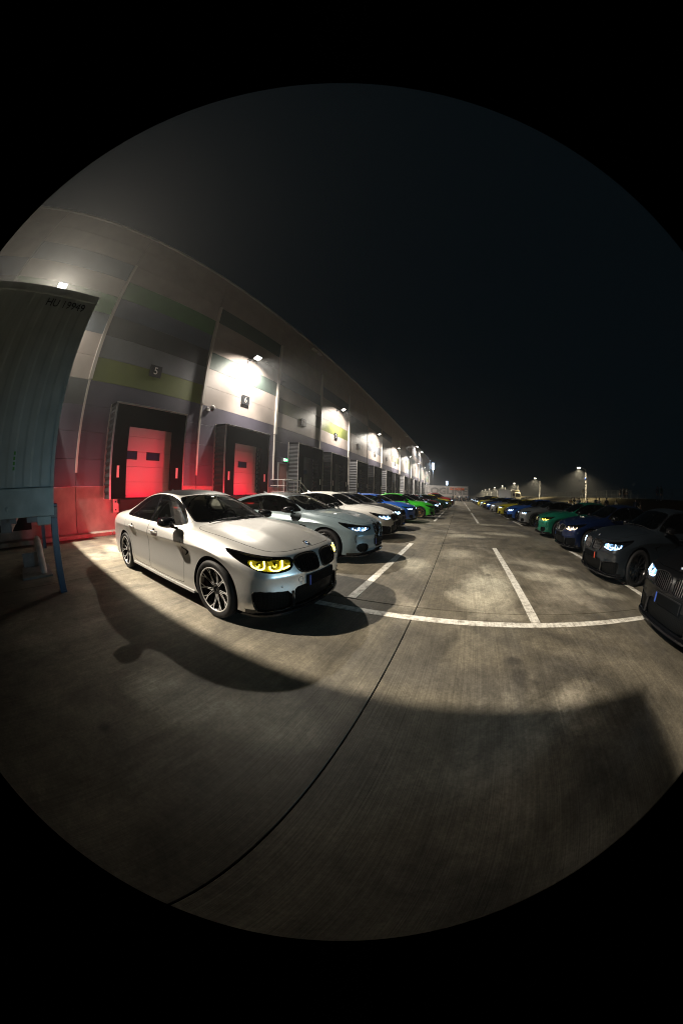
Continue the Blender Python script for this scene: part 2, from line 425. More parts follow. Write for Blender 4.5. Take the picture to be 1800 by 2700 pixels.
# ---------------------------------------------------------------- the car
def car_cage(sx, nose, tail, roof, wide, fast):
    """control points of half a car. sx stretches the wheelbase, nose/tail shift the overhangs, roof scales the cabin height"""
    top = [
        [(-2.57, 0, 1.03), (-2.56, .36, 1.03), (-2.52, .60, 1.02), (-2.46, .745, 1.00), (-2.40, .80, .965)],
        [(-2.26, 0, 1.085), (-2.25, .36, 1.085), (-2.22, .60, 1.07), (-2.17, .775, 1.03), (-2.14, .865, .975)],
        [(-1.90, 0, 1.115), (-1.88, .36, 1.11), (-1.82, .66, 1.09), (-1.84, .80, 1.03), (-1.86, .905, .965)],
        [(-1.50, 0, 1.275), (-1.49, .36, 1.265), (-1.43, .605, 1.215), (-1.46, .80, 1.03), (-1.49, .915, .955)],
        [(-1.06, 0, 1.425), (-1.05, .36, 1.41), (-1.00, .575, 1.365), (-1.05, .815, 1.025), (-1.10, .912, .94)],
        [(-.56, 0, 1.478), (-.56, .36, 1.466), (-.56, .57, 1.424), (-.60, .825, 1.015), (-.65, .908, .925)],
        [(-.12, 0, 1.482), (-.13, .36, 1.468), (-.15, .572, 1.424), (-.2, .83, 1.005), (-.25, .905, .915)],
        [(.30, 0, 1.425), (.27, .36, 1.41), (.18, .59, 1.365), (.14, .83, .995), (.15, .903, .908)],
        [(.70, 0, 1.235), (.66, .36, 1.22), (.545, .655, 1.19), (.52, .825, .985), (.55, .902, .903)],
        [(1.10, 0, 1.045), (1.06, .36, 1.035), (.93, .725, 1.005), (.92, .815, .965), (.97, .900, .90)],
        [(1.55, 0, .992), (1.54, .34, 1.012), (1.48, .64, .985), (1.44, .80, .945), (1.46, .912, .872)],
        [(1.95, 0, .915), (1.94, .34, .93), (1.90, .58, .905), (1.83, .765, .87), (1.80, .88, .79)],
        [(2.27, 0, .785), (2.26, .30, .785), (2.20, .55, .785), (2.10, .735, .77), (1.99, .83, .735)],
    ]
    rimpts = [top[0][k] for k in range(5)] + [top[i][4] for i in range(1, 13)] + [top[12][k] for k in range(3, -1, -1)]
    walls = []
    rear = {0: 0, 1: .0, 2: .0, 3: 0, 4: .0}
    for c, (x, y, z) in enumerate(rimpts):
        if c <= 4:
            yy = (0, .38, .64, .80, .88)[c]; b = (-2.66, -2.65, -2.60, -2.53, -2.42)[c]
            walls.append([(b + .02, yy, .90), (b - .01, yy, .75), (b - .01, yy, .58), (b + .01, yy, .38), (b + .09, yy * .97, .22)])
        elif c <= 15:
            i = c - 4
            fl = .016 * math.exp(-((x - 1.49) / .42) ** 2) + .022 * math.exp(-((x + 1.49) / .45) ** 2)
            zc = .845 + (.03 if x < 0 else 0) * min(1, -x / 1.5)
            if i >= 11: zc = .74
            f = 1.0 if i < 11 else .985
            k = 0 if abs(x) < 1.3 else 1
            walls.append([(x, .940 * f + fl, zc - .035 if i < 11 else .70), (x, (.904 + .012 * k) * f + fl, .715 if i < 11 else .62), (x, (.908 + .012 * k) * f + fl, .53), (x, .934 * f + fl * .8, .36), (x, (.90 if k == 0 else .915) * f + fl * .5, .21)])
        elif c == 16:
            walls.append([(2.02, .862, .68), (2.045, .875, .585), (2.055, .885, .45), (2.05, .888, .30), (1.99, .868, .18)])
        else:
            kk = 20 - c
            b = (2.335, 2.325, 2.255, 2.165)[kk]; yy = (0, .30, .565, .765)[kk]
            walls.append([(b - .018, yy, .71), (b + .022, yy, .575), (b + .006, yy, .49), (b + .03, yy, .30), (b - .015, yy, .185)])
    def T(p):
        x, y, z = p
        if x > 1.49: x = 1.49 * sx + (x - 1.49) * (nose - 1.49 * sx) / (2.36 - 1.49)
        elif x < -1.49: x = -1.49 * sx + (x + 1.49) * (tail - 1.49 * sx) / (2.67 - 1.49)
        else: x = x * sx
        if z > 1.0: z = 1.0 + (z - 1.0) * (roof - 1.0) / (1.47 - 1.0)
        return (x, y * wide, z)
    if fast:                                  # coupe: the roof runs down to a short tail
        for k in range(3):
            for i, dz in ((5, .0), (4, .0), (3, .035), (2, .012)):
                x, y, z = top[i][k]; top[i][k] = (x, y, z + dz)
        for i, dx in ((2, -.10), (3, -.10), (4, -.04)):
            for k in range(3): x, y, z = top[i][k]; top[i][k] = (x + dx, y, z)
    top = [[T(p) for p in r] for r in top]; walls = [[T(p) for p in w] for w in walls]
    cr = []
    for c in range(5, 15): cr.append(('w', (c, 1), (c + 1, 1), .85))                 # shoulder crease
    for i in range(2, 9): cr.append(('t', (i, 3), (i + 1, 3), .75)); cr.append(('t', (i, 2), (i + 1, 2), .35))
    for i in range(9, 12): cr.append(('t', (i, 2), (i + 1, 2), .25)); cr.append(('t', (i, 1), (i + 1, 1), .45))
    for k in range(4): cr.append(('t', (9, k), (9, k + 1), .55)); cr.append(('t', (7, k), (7, k + 1), .2)) if k < 2 else None
    for k in range(3): cr.append(('t', (2, k), (2, k + 1), .5)); cr.append(('t', (0, k), (0, k + 1), .7))
    for c in range(16, 20): cr.append(('w', (c, 0), (c + 1, 0), .35)); cr.append(('w', (c, 5), (c + 1, 5), .6)); cr.append(('w', (c, 2), (c + 1, 2), .45))
    cr = [c for c in cr if c]
    return top, walls, cr, T

def make_car(style):
    """style: dict(level, coupe, grille 'wide'|'tall', drl 'yellow'|'white'|'off'|'warm', wheel, seats, ...). Returns the car's Empty (nose towards +x)."""
    S = dict(level=3, coupe=False, grille='wide', drl='white', wheel='machined', seats='black', gold=False, paint=None, roof_mat=None, tail=False, plate='black', glassd=M_TINT)
    S.update(style)
    cp = S['coupe']
    sx, nose, tail, rz, wd = (.963, 2.30, 2.50, 1.415, .997) if cp else (1.0, 2.36, 2.67, 1.47, 1.0)
    top, walls, crease, T = car_cage(sx, nose, tail, rz, wd, cp)
    B = CarShape(top, walls, crease, S['level'])
    root = empty('parked_car')
    PT = S['paint']; RT = S['roof_mat'] or PT
    tx = lambda P: np.array([(T((x, 0, 1.0))[0], z) for x, z in P])                # side polygons follow the stretch
    def tz(P): return np.array([(T((x, 0, z))[0], T((x, 0, z))[2]) for x, z in P])
    def txy(P): return np.array([(T((x, y, 0))[0], T((x, y, 0))[1]) for x, y in P])
    AX = 1.49 * sx
    def put(name, I, m, mode='L', offset=0.0, parent=root):
        me = skin(name, B.V, I, mode, offset); me.materials.append(m)
        o = mobj(name, me, None, parent)
        if m is PT: o['paint'] = 1
        return o
    def both(name, I, m, offset=0.0):
        return put(name, I, m, 'L', offset), put(name, I, m, 'R', offset)
    # wheel openings
    for ax in (AX, -AX):
        B.cut(lambda V: np.where((V[:, 1] > .62) & (V[:, 2] < .85), np.hypot(V[:, 0] - ax, V[:, 2] - .350) - .388, 1.0))
    # windscreen and rear window
    ws = smooth_poly(txy([(1.075, -.4), (1.075, .0), (1.04, .33), (.93, .60), (.855, .685), (.78, .678), (.47, .618), (.24, .560), (.235, .50), (.29, .33), (.315, .0), (.315, -.4)]), 1)
    I = B.cut(lambda V: np.maximum(poly_sdf(ws, V[:, :2]), .96 - V[:, 2])); Iw, Ifr = B.sub(I, lambda V: poly_sdf(ws, V[:, :2]) + .022)
    put('windscreen', Iw, M_GLASS, 'C'); put('windscreen_surround', Ifr, M_TRIM, 'C')
    rw = smooth_poly(txy([(-1.08, -.4), (-1.08, 0), (-1.06, .38), (-1.07, .50), (-1.25, .535), (-1.70, .60), (-1.80, .55), (-1.86, .30), (-1.87, 0), (-1.87, -.4)]), 1)
    if cp: rw = rw + [-.06, 0]
    I = B.cut(lambda V: np.maximum(poly_sdf(rw, V[:, :2]), 1.0 - V[:, 2]))
    put('rear_window', I, S['glassd'], 'C')
    # side windows
    if cp: dlo = tz([(.80, 1.003), (.62, 1.12), (.42, 1.235), (.16, 1.335), (-.15, 1.378), (-.55, 1.372), (-.95, 1.30), (-1.25, 1.20), (-1.50, 1.075), (-1.42, 1.03), (-.9, 1.02), (0, 1.004)])
    else: dlo = tz([(.80, 1.003), (.62, 1.12), (.42, 1.235), (.16, 1.335), (-.15, 1.385), (-.55, 1.388), (-.92, 1.345), (-1.22, 1.245), (-1.47, 1.125), (-1.56, 1.065), (-1.48, 1.035), (-.9, 1.022), (0, 1.004)])
    dlo = smooth_poly(dlo, 1)
    fd = lambda V: np.where((V[:, 1] > .42) & (V[:, 4] > .25), poly_sdf(dlo, V[:, [0, 2]]), .5)
    I = B.cut(lambda V: fd(V) - .017); Ig, It = B.sub(I, fd)
    both('window_trim', It, M_TRIM)
    xb = (-.42 if cp else -.27) * sx
    lean = lambda V: V[:, 0] - xb + .10 * (V[:, 2] - 1.0)
    Ipl, Ig = B.sub(Ig, lambda V: np.abs(lean(V)) - (.03 if not cp else .012)); both('door_pillar', Ipl, M_TRIM)
    Ia, Ig = B.sub(Ig, lambda V: -lean(V)); wf = both('front_side_window', Ia, S['glassd'])
    if not cp:
        xc = -1.13
        Ic, Ig = B.sub(Ig, lambda V: np.abs(V[:, 0] - xc - .12 * (V[:, 2] - 1.0)) - .009); both('quarter_divider', Ic, M_TRIM)
    both('rear_side_window', Ig, S['glassd'])
    gapw = .0028
    def panel(f, name, m, mode):
        """a body panel bounded by a shut line"""
        I = B.cut(lambda V: f(V) - gapw); A, gap = B.sub(I, lambda V: f(V) + gapw)
        if mode == 'C': put(name, A, m, 'C'); r = None
        else: r = both(name, A, m)
        if mode == 'C': put('shut_line', gap, M_VOID, 'C', -.006)
        else: both('shut_line', gap, M_VOID, -.006)
        return r
    # roof skin
    rf = smooth_poly(txy([(.29, -.4), (.29, 0), (.265, .3), (.205, .50), (.05, .535), (-.3, .545), (-.7, .543), (-1.0, .525), (-1.035, .45), (-1.06, 0), (-1.06, -.4)]), 1)
    if cp: rf = np.array([(x if x > -.8 else x - .06, y) for x, y in rf])
    panel(lambda V: np.maximum(poly_sdf(rf, V[:, :2]), 1.2 - V[:, 2]), 'roof', RT, 'C')
    # bonnet
    hd = smooth_poly(txy([(1.115, -.4), (1.115, 0), (1.085, .34), (.985, .66), (1.02, .755), (1.25, .765), (1.60, .745), (1.92, .685), (2.09, .60), (2.17, .46), (2.205, .28), (2.215, 0), (2.215, -.4)]), 1)
    panel(lambda V: np.where(V[:, 2] > .70, poly_sdf(hd, V[:, :2]), .5), 'bonnet', PT, 'C')
    # boot lid
    bt = smooth_poly(txy([(-1.90, -.4), (-1.90, 0), (-1.87, .5), (-1.92, .70), (-2.3, .72), (-2.62, .66), (-2.8, .6), (-2.8, -.4)]), 1)
    panel(lambda V: np.where(V[:, 2] > .80, poly_sdf(bt, V[:, :2]), .5), 'boot_lid', PT, 'C')
    # doors
    if cp: fdoor = [(.815, 1.2), (.82, .95), (.865, .60), (.85, .33), (.80, .262), (-.52, .262), (-.60, .34), (-.66, .60), (-.60, .95), (-.52, 1.2)]
    else: fdoor = [(.815, 1.2), (.82, .95), (.865, .60), (.85, .33), (.80, .262), (-.22, .262), (-.262, .31), (-.275, .6), (-.275, .95), (-.27, 1.2)]
    fdoor = smooth_poly(tx(fdoor), 1)
    sidef = lambda P: (lambda V: np.where((V[:, 1] > .5) & (V[:, 2] < 1.06), poly_sdf(P, V[:, [0, 2]]), .5))
    df = panel(sidef(fdoor), 'front_door', PT, 'S'); doors = [df]
    if not cp:
        rdoor = smooth_poly(tx([(-.281, 1.2), (-.285, .6), (-.275, .31), (-.30, .262), (-.93, .262), (-1.02, .34), (-1.06, .52), (-1.20, .72), (-1.40, .84), (-1.46, .95), (-1.42, 1.2)]), 1)
        doors.append(panel(sidef(rdoor), 'rear_door', PT, 'S'))
    # lamps
    ob = lambda V: np.stack([V[:, 1] + .9 * (nose - .08 - V[:, 0]).clip(0), V[:, 2]], 1)
    if cp or S['grille'] == 'tall': hp = [(.37, .735), (.50, .755), (.85, .785), (1.22, .825), (1.34, .84), (1.20, .755), (.98, .685), (.80, .66), (.55, .665), (.40, .69)]
    else: hp = [(.445, .748), (.60, .765), (.95, .790), (1.32, .838), (1.42, .842), (1.24, .752), (1.0, .672), (.84, .632), (.62, .622), (.455, .645)]
    hp = smooth_poly(hp, 1); fx = lambda V, d: np.where((V[:, 0] > .9) & (V[:, 1] > .2), d, .5)
    I = B.cut(lambda V: fx(V, poly_sdf(hp, ob(V)) - .006)); Il, Ie = B.sub(I, lambda V: fx(V, poly_sdf(hp, ob(V)) + .004))
    both('headlight_surround', Ie, M_TRIM)
    lens = M_LENSY if S['drl'] == 'yellow' else M_LENS
    hl = both('headlight', Il, lens)
    Vb = B.V.copy()
    Ihot, Idk = B.sub(Il, lambda V: np.maximum(np.maximum(ob(V)[:, 0] - 1.10, poly_sdf(hp, ob(V)) + .014), V[:, 2] - .752 - .03 * (ob(V)[:, 0] - .5)))
    for o, md in zip(hl, 'LR'):
        put('lamp_housing', Idk, M_TRIM, md, -.030, o)
        hot = {'yellow': E_YELDIM, 'white': E_WHTDIM}.get(S['drl'], M_REFL)
        put('lamp_reflector', Ihot, hot, md, -.032, o); put('lamp_back', Il, M_VOID, md, -.050, o)
    def on_lamp(a, z, off):
        """point of the lamp face from its oblique coordinate a and height z"""
        lo, hi = .2, .93 * wd
        for _ in range(24):
            m_ = (lo + hi) / 2; p = B.front(m_, z)
            v = (m_ + .9 * max(0, nose - .08 - p.x)) if p is not None and p.x > .8 else 9
            if v < a: lo = m_
            else: hi = m_
        p = B.front(lo, z); q, n = B.near(p)
        return q + n * off
    tubes = {'yellow': E_YEL, 'white': E_WHT, 'warm': E_WARM}.get(S['drl'])
    if S['grille'] == 'tall' or cp: paths = [[(.56, .735), (.575, .69), (.70, .678), (.72, .70)], [(.80, .745), (.82, .69), (.96, .70), (1.0, .73)]]
    else: paths = [[(.60, .742), (.605, .665), (.66, .645), (.74, .648), (.79, .672), (.79, .70)], [(.87, .752), (.86, .69), (.91, .668), (1.0, .68), (1.06, .72), (1.05, .745)], [(.49, .675), (.60, .655)]]
    for o, sg in zip(hl, (1, -1)):
        t = MB(); rr = .0085
        for pth in paths:
            P = [on_lamp(a, z, -.018) for a, z in smooth_poly(pth, 2, False)]
            t.tube([(p.x, p.y * sg, p.z) for p in P], rr, 6)
        t.build('light_tube', tubes or M_REFL, o)
        for a_, z_ in ((.70, .70), (.95, .715)):
            pr = MB(); p = on_lamp(a_, z_, -.026); pr.lathe([(.0, .012), (.018, .008), (.026, .0), (.03, -.012)], 14, 'x', (p.x, p.y * sg, p.z)); pr.build('projector_lens', M_CHROME, o)
    # grille
    if S['grille'] == 'tall': gp = [(.022, .31), (.022, .755), (.05, .785), (.17, .79), (.225, .75), (.245, .60), (.235, .40), (.20, .30), (.06, .285)]
    else: gp = [(.038, .60), (.036, .70), (.06, .752), (.16, .772), (.33, .768), (.41, .742), (.425, .70), (.395, .63), (.34, .585), (.15, .572), (.07, .578)]
    gp = smooth_poly(gp, 1)
    fr = lambda V, P: np.where((V[:, 0] > 1.6), poly_sdf(P, V[:, 1:3]), .5)
    I = B.cut(lambda V: fr(V, gp)); both('grille_recess', I, M_VOID, -.055)
    for sg in (1, -1):
        t = MB(); pts = [B.front(y, z) for y, z in gp]; pts = [(p.x + .004, p.y * sg, p.z) for p in pts]
        t.tube(pts, .013, 8, closed=True); g = t.build('kidney_frame', M_TRIM if S['drl'] != 'warm' else M_CHROME, root)
        if S['grille'] == 'tall':
            n = 9
            for k in range(n):
                z = .33 + .43 * k / (n - 1); ys = np.array([y for y in np.linspace(.02, .25, 40) if poly_sdf(gp, np.array([[y, z]]))[0] < 0])
                if len(ys) < 2: continue
                s_ = MB(); p, q = B.front(ys[0], z), B.front(ys[-1], z); s_.bar((p.x - .028, p.y * sg, z), (q.x - .028, q.y * sg, z), .03, .012); s_.build('grille_slat', M_TRIM, g)
        else:
            n = 9
            for k in range(n):
                y = .066 + .325 * k / (n - 1); zs = np.array([z for z in np.linspace(.56, .79, 50) if poly_sdf(gp, np.array([[y, z]]))[0] < 0])
                if len(zs) < 2: continue
                s_ = MB(); p, q = B.front(y, zs[0]), B.front(y, zs[-1])
                s_.bar((p.x - .02, y * sg, p.z), (q.x - .02, y * sg, q.z), .012, .035, (1, 0, 0)); s_.build('grille_slat', M_TRIM, g)
    # lower intakes
    if S['grille'] == 'tall':
        ints = [('side_intake', [(.52, .40), (.72, .43), (.80, .38), (.76, .26), (.56, .235), (.50, .28)])]
        cen = [(-.3, .265), (.17, .262), (.22, .25), (.20, .20), (-.3, .20)]
    else:
        ints = [('side_intake', [(.485, .405), (.70, .425), (.845, .45), (.865, .40), (.845, .245), (.80, .20), (.52, .20), (.485, .22)])]
        cen = [(-.3, .445), (.40, .445), (.465, .40), (.455, .245), (.42, .205), (-.3, .205)]
    M_MESH = MATS.get('intake_mesh') or mesh_mat()
    for nm, P in ints:
        P = smooth_poly(P, 1); I = B.cut(lambda V: fr(V, P)); both(nm, I, M_MESH, -.035)
        for sg in (1, -1):
            t = MB(); pts = [B.front(y, z) for y, z in P]; t.tube([(p.x - .003, p.y * sg, p.z) for p in pts], .006, 6, closed=True); t.build('intake_frame', M_TRIM, root)
    cen = smooth_poly(cen, 1); I = B.cut(lambda V: fr(V, cen)); put('centre_intake', I, M_MESH, 'C', -.035)
    if S['grille'] != 'tall':
        for sg in (1, -1):
            t = MB(); p = B.front(.475, .31); t.box(p.x - .03, p.x + .004, sg * .475 - .02, sg * .475 + .02, .215, .405, .006); t.build('intake_fin', M_TRIM, root)
            for y, z in ((.60, .47), (.36, .46)):
                sn = MB(); p = B.front(y, z); sn.lathe([(0, .004), (.011, .003), (.013, 0)], 12, 'x', (p.x, y * sg, z)); o = sn.build('parking_sensor', PT, root); o['paint'] = 1
        tc = MB(); ring = [B.front(-.36 + .032 * math.cos(a), .505 + .032 * math.sin(a)) for a in np.linspace(0, 2 * math.pi, 20, endpoint=False)]
        tc.tube([(p.x + .0005, p.y, p.z) for p in ring], .0018, 5, closed=True); tc.build('tow_eye_cover', M_PLASTIC, root)
    else:
        for sg in (1, -1):
            P = np.array([(.66, .55), (.70, .56), (.80, .47), (.79, .44)]); pts = [B.front(y, z) for y, z in smooth_poly([(.80, .60), (.815, .52), (.795, .44)], 1, False)]
            t = MB(); t.tube([(p.x, p.y * sg, p.z) for p in pts], .008, 6); t.build('air_curtain', M_TRIM, root)
    # front splitter
    low = [B.front(y, .20) for y in np.linspace(0, .84, 13)]; q = [Vector((p.x + .028, p.y, .175)) for p in low]
    q += [Vector((low[-1].x - .16, .885 * wd, .178)), Vector((AX + .40, .90 * wd, .182))]
    full = [Vector((p.x, -p.y, p.z)) for p in reversed(q[1:])] + q
    t = MB(); n = len(full); v = []
    for p in full: v += [(p.x, p.y, p.z), (p.x, p.y, p.z - .022), (p.x - .16, p.y * .96, p.z - .022), (p.x - .16, p.y * .96, p.z + .012)]
    t.add(v, [(4 * i + k, 4 * i + (k + 1) % 4, 4 * i + 4 + (k + 1) % 4, 4 * i + 4 + k) for i in range(n - 1) for k in range(4)], False)
    t.build('front_splitter', M_TRIM, root)
    # side skirt blades
    for sg in (1, -1):
        t = MB(); P = [B.side(x, .25) for x in np.linspace(-AX + .42, AX - .42, 9)]
        v = []
        for p in P: v += [(p.x, (p.y + .012) * sg, .225), (p.x, (p.y + .016) * sg, .195), (p.x, (p.y - .06) * sg, .185), (p.x, (p.y - .03) * sg, .235)]
        t.add(v, [(4 * i + k, 4 * i + (k + 1) % 4, 4 * i + 4 + (k + 1) % 4, 4 * i + 4 + k) for i in range(8) for k in range(4)])
        o = t.build('side_skirt', PT if not cp else M_TRIM, root)
        if not cp: o['paint'] = 1
    # fender vent
    vp = tx([(.74, .775), (.99, .735), (1.02, .72), (1.00, .695), (.93, .655), (.90, .652), (.955, .705), (.945, .722), (.78, .752)])
    I = B.cut(lambda V: np.where(V[:, 1] > .5, poly_sdf(vp, V[:, [0, 2]]), .5)); both('wing_vent', I, M_TRIM, -.004)
    # tail lamps
    tl = smooth_poly([(.52, .80), (.55, .93), (.80, .97), (1.10, .95), (1.18, .91), (1.0, .84), (.75, .79)], 1)
    tob = lambda V: np.stack([V[:, 1] + .9 * (V[:, 0] + tail - .06).clip(0), V[:, 2]], 1)
    I = B.cut(lambda V: np.where((V[:, 0] < -1.5) & (V[:, 1] > .2) & (V[:, 2] < .985), poly_sdf(tl, tob(V)), .5)); tls = both('tail_light', I, M_TAILLIT if S['tail'] else M_RED)
    for o, md in zip(tls, 'LR'): put('lamp_back', I, M_VOID, md, -.02, o)
    I = B.cut(lambda V: np.where(V[:, 0] > AX + .45, V[:, 2] - .238, .5)); put('lower_valance', I, M_TRIM, 'C')
    put('body', B.T, PT, 'C')
    # wheel-arch lips and liners
    for ax in (AX, -AX):
        for sg in (1, -1):
            lip = MB(); v = []; nA = 28
            for k in range(nA + 1):
                a = R(-22 + 224 * k / nA); x, z = ax + .388 * math.cos(a), .350 + .388 * math.sin(a); p = B.side(x, max(z, .21)); y = p.y if p is not None else .9
                v += [(x, (y + .001) * sg, z), (x, (y - .05) * sg, z + .004), (x, (y - .34) * sg, z + .004)]
            lip.add(v, [(3 * k + j, 3 * k + j + 1, 3 * k + 4 + j, 3 * k + 3 + j) for k in range(nA) for j in range(2)], True)
            o = lip.build('wheel_arch', M_VOID, root)
    # under-tray and cabin
    u = MB(); u.box(-tail + .12, nose - .16, -.55, .55, .17, .20); u.box(-AX + .40, AX - .40, -.86, .86, .19, .22); u.box(AX + .36, nose - .25, -.6, .6, .17, .5); u.build('under_tray', M_VOID, root)
    it = MB(); it.box(-1.75 * sx, .95 * sx, -.80, .80, .55, .58); it.box(.92 * sx, .95 * sx, -.80, .80, .56, .92); it.box(-1.78 * sx, -1.73 * sx, -.78, .78, .56, 1.02)
    for sg in (1, -1): it.box(-1.7 * sx, .9 * sx, .79 * sg - .02, .79 * sg + .02, .56, .93)
    it.build('cabin_tub', M_DASH, root)
    d = MB(); d.box(.48 * sx, 1.0 * sx, -.72, .72, .80, .955, .03); d.box(.40 * sx, .58 * sx, .18, .58, .90, .985, .03); d.build('dashboard', M_DASH, root)
    sm = M_SEATC if S['seats'] == 'cream' else M_SEATB
    for y in (.37, -.37):
        s_ = MB(); s_.box(-.45 * sx, .10 * sx, y - .25, y + .25, .56, .72, .05)
        pr = [(-.38, .66, .25), (-.46, .95, .235), (-.55, 1.12, .20), (-.58, 1.19, .12)]
        for (x0, z0, w0), (x1, z1, w1) in zip(pr, pr[1:]):
            s_.add([(x0 * sx, y - w0, z0), (x0 * sx, y + w0, z0), (x1 * sx, y + w1, z1), (x1 * sx, y - w1, z1), (x0 * sx - .12, y - w0, z0), (x0 * sx - .12, y + w0, z0), (x1 * sx - .10, y + w1, z1), (x1 * sx - .10, y - w1, z1)],
                   [(0, 1, 2, 3), (5, 4, 7, 6), (0, 3, 7, 4), (1, 5, 6, 2), (3, 2, 6, 7)])
        s_.box(-.70 * sx, -.58 * sx, y - .12, y + .12, 1.15, 1.28, .03)
        s_.build('seat', sm, root)
    s_ = MB(); s_.box(-1.35 * sx, -.85 * sx, -.62, .62, .56, .74, .05); s_.box(-1.55 * sx, -1.38 * sx, -.62, .62, .70, 1.08, .05); s_.build('rear_bench', sm, root)
    st = MB(); c = Vector((.30 * sx, .37, .965)); ring = [c + Vector((-.06 * math.cos(a) * 1.0 * -1, .18 * math.sin(a), .165 * math.cos(a))) for a in np.linspace(0, 2 * math.pi, 28, endpoint=False)]
    st.tube(ring, .016, 8, closed=True); st.bar(ring[7], ring[21], .05, .02); st.bar(c, ring[14], .04, .02, (0, 1, 0)); st.bar(c, c + Vector((.22, 0, -.06)), .06, .06)
    st.build('steering_wheel', M_SEATB, root)
    rm = MB(); rm.box(.28 * sx, .31 * sx, -.11, .11, rz - .15, rz - .09, .01); rm.build('rear_view_mirror', M_DASH, root)
    # number plate, badge, wipers, aerial
    pm = B.front(0, .47).x
    zz = .475 if S['grille'] != 'tall' else .42
    p = MB(); p.box(pm - .03, pm + .018, -.275, .275, zz - .065, zz + .065, .006); po = p.build('plate_holder', M_PLASTIC, root)
    p = MB(); p.mi = 0; p.box(pm + .018, pm + .024, -.26, .26, zz - .055, zz + .055)
    p.mi = 1; p.box(pm + .018, pm + .0255, -.263 if S['plate'] != 'red' else .235, -.235 if S['plate'] != 'red' else .263, zz - .057, zz + .057)
    p.build('number_plate', [M_PLATE, M_PLATEBLUE if S['plate'] != 'red' else M_PLATERED], po)
    bx = nose - .215
    bp = B.topp(bx, 0); nb = Vector((.55, 0, .83)).normalized(); u_ = Vector((0, 1, 0)); w_ = nb.cross(u_)
    q_, nq = B.near(bp); nb = nq if nq.z > 0 else nb; w_ = nb.cross(u_).normalized()
    bd = MB(); bd.mi = 0
    def disc(r0, r1, a0, a1, h, n=8):
        v = []; f = []
        for k in range(n + 1):
            a = a0 + (a1 - a0) * k / n
            for r_ in (r0, r1): v.append(bp + nb * h + u_ * (r_ * math.cos(a)) + w_ * (r_ * math.sin(a)))
        return bd.add(v, [(2 * k, 2 * k + 1, 2 * k + 3, 2 * k + 2) for k in range(n)])
    bd.mi = 2; disc(.027, .041, 0, 2 * math.pi, .006, 28); bd.mi = 3; disc(.0255, .0285, 0, 2 * math.pi, .0072, 28); disc(.0395, .0425, 0, 2 * math.pi, .0072, 28)
    v = [];
    for k in range(28):
        a = 2 * math.pi * k / 28
        v += [bp + nb * .006 + u_ * .042 * math.cos(a) + w_ * .042 * math.sin(a), bp - nb * .004 + u_ * .042 * math.cos(a) + w_ * .042 * math.sin(a)]
    bd.add(v, [(2 * k, 2 * k + 1, (2 * k + 3) % 56, (2 * k + 2) % 56) for k in range(28)])
    for k in range(4): bd.mi = k % 2; disc(0, .026, k * math.pi / 2, (k + 1) * math.pi / 2, .0062)
    bd.build('bonnet_badge', [M_BADGEB, M_BADGEW, M_TRIM, M_CHROME], root)
    wp = MB()
    for y0, y1 in ((.62, .05), (-.02, -.55)):
        P = [B.topp(T((1.07 - .10 * abs(y), 0, 0))[0] - .02, y) for y in np.linspace(y0, y1, 8)]; wp.tube([(a.x, a.y, a.z + .016) for a in P], .007, 5)
    wp.build('wiper', M_PLASTIC, root)
    a = B.topp(-.92 * sx, 0); f = MB(); f.add([(a.x + .10, 0, a.z - .003), (a.x - .09, .028, a.z - .006), (a.x - .09, -.028, a.z - .006), (a.x - .10, 0, a.z + .06), (a.x - .04, 0, a.z + .05)], [(0, 1, 4), (1, 3, 4), (0, 4, 2), (2, 4, 3), (1, 2, 3)], True); f.build('aerial_fin', RT, root)
    stq = B.topp(.93 * sx, -.50)
    if S['level'] >= 4:
        a_ = Vector((.90 * sx, -.60, 0)); 
        c0 = [B.topp(x, y) for x, y in ((.885, -.58), (.925, -.50), (.875, -.50), (.84, -.58))]
        s_ = MB(); s_.quad(*[(p.x + .002, p.y, p.z - .006) for p in c0]); s_.build('windscreen_sticker', M_STICK, root)
    # handles
    hx = [(.0 if not cp else -.30)] + ([] if cp else [-.98])
    for dr, x in zip(doors, hx):
        for o, sg in zip(dr, (1, -1)):
            p = B.side(x * sx - .05, .865); h = MB(); P = [(x * sx - .15, p.y - .004, .868), (x * sx - .14, p.y + .028, .87), (x * sx - .09, p.y + .038, .871), (x * sx + .03, p.y + .038, .869), (x * sx + .085, p.y + .026, .867), (x * sx + .09, p.y - .004, .866)]
            h.tube([(a, b * sg, c) for a, b, c in P], [.010, .014, .017, .017, .014, .010], 8, flat=.75)
            hh = h.build('door_handle', PT, o); hh['paint'] = 1
            cupm = MB(); cupm.lathe([(0, -.001), (.030, -.001), (.040, .0015)], 20, 'y', (x * sx - .03, p.y * sg, .868)); cupm.build('handle_recess', M_VOID, o)
    # wing mirrors
    for sg in (1, -1):
        m_ = MB(); cx, cyy, cz = .60 * sx, 1.005 * wd, 1.04
        ring = []
        prof = [(.125, .25), (.105, .72), (.05, .97), (-.02, 1.0), (-.075, .97), (-.085, .88)]
        n = 20; v = []
        for dx, k in prof:
            for q in range(n):
                a = 2 * math.pi * q / n; ca, sa = math.cos(a), math.sin(a)
                yy = .112 * math.copysign(abs(ca) ** .75, ca) * k; zzz = .066 * math.copysign(abs(sa) ** .8, sa) * k * (1 - .18 * (yy / .112))
                v.append((cx + dx - .10 * max(0, yy) * 1.2 + .0, (cyy + yy) * sg, cz + zzz + (.01 if zzz > 0 else 0)))
        fcs = [(i * n + q, i * n + (q + 1) % n, i * n + n + (q + 1) % n, i * n + n + q) for i in range(len(prof) - 1) for q in range(n)]
        m_.add(v, fcs, True); m_.add(v[:n], [tuple(range(n))], True)
        mo = m_.build('wing_mirror', S.get('mirror', M_TRIM), root)
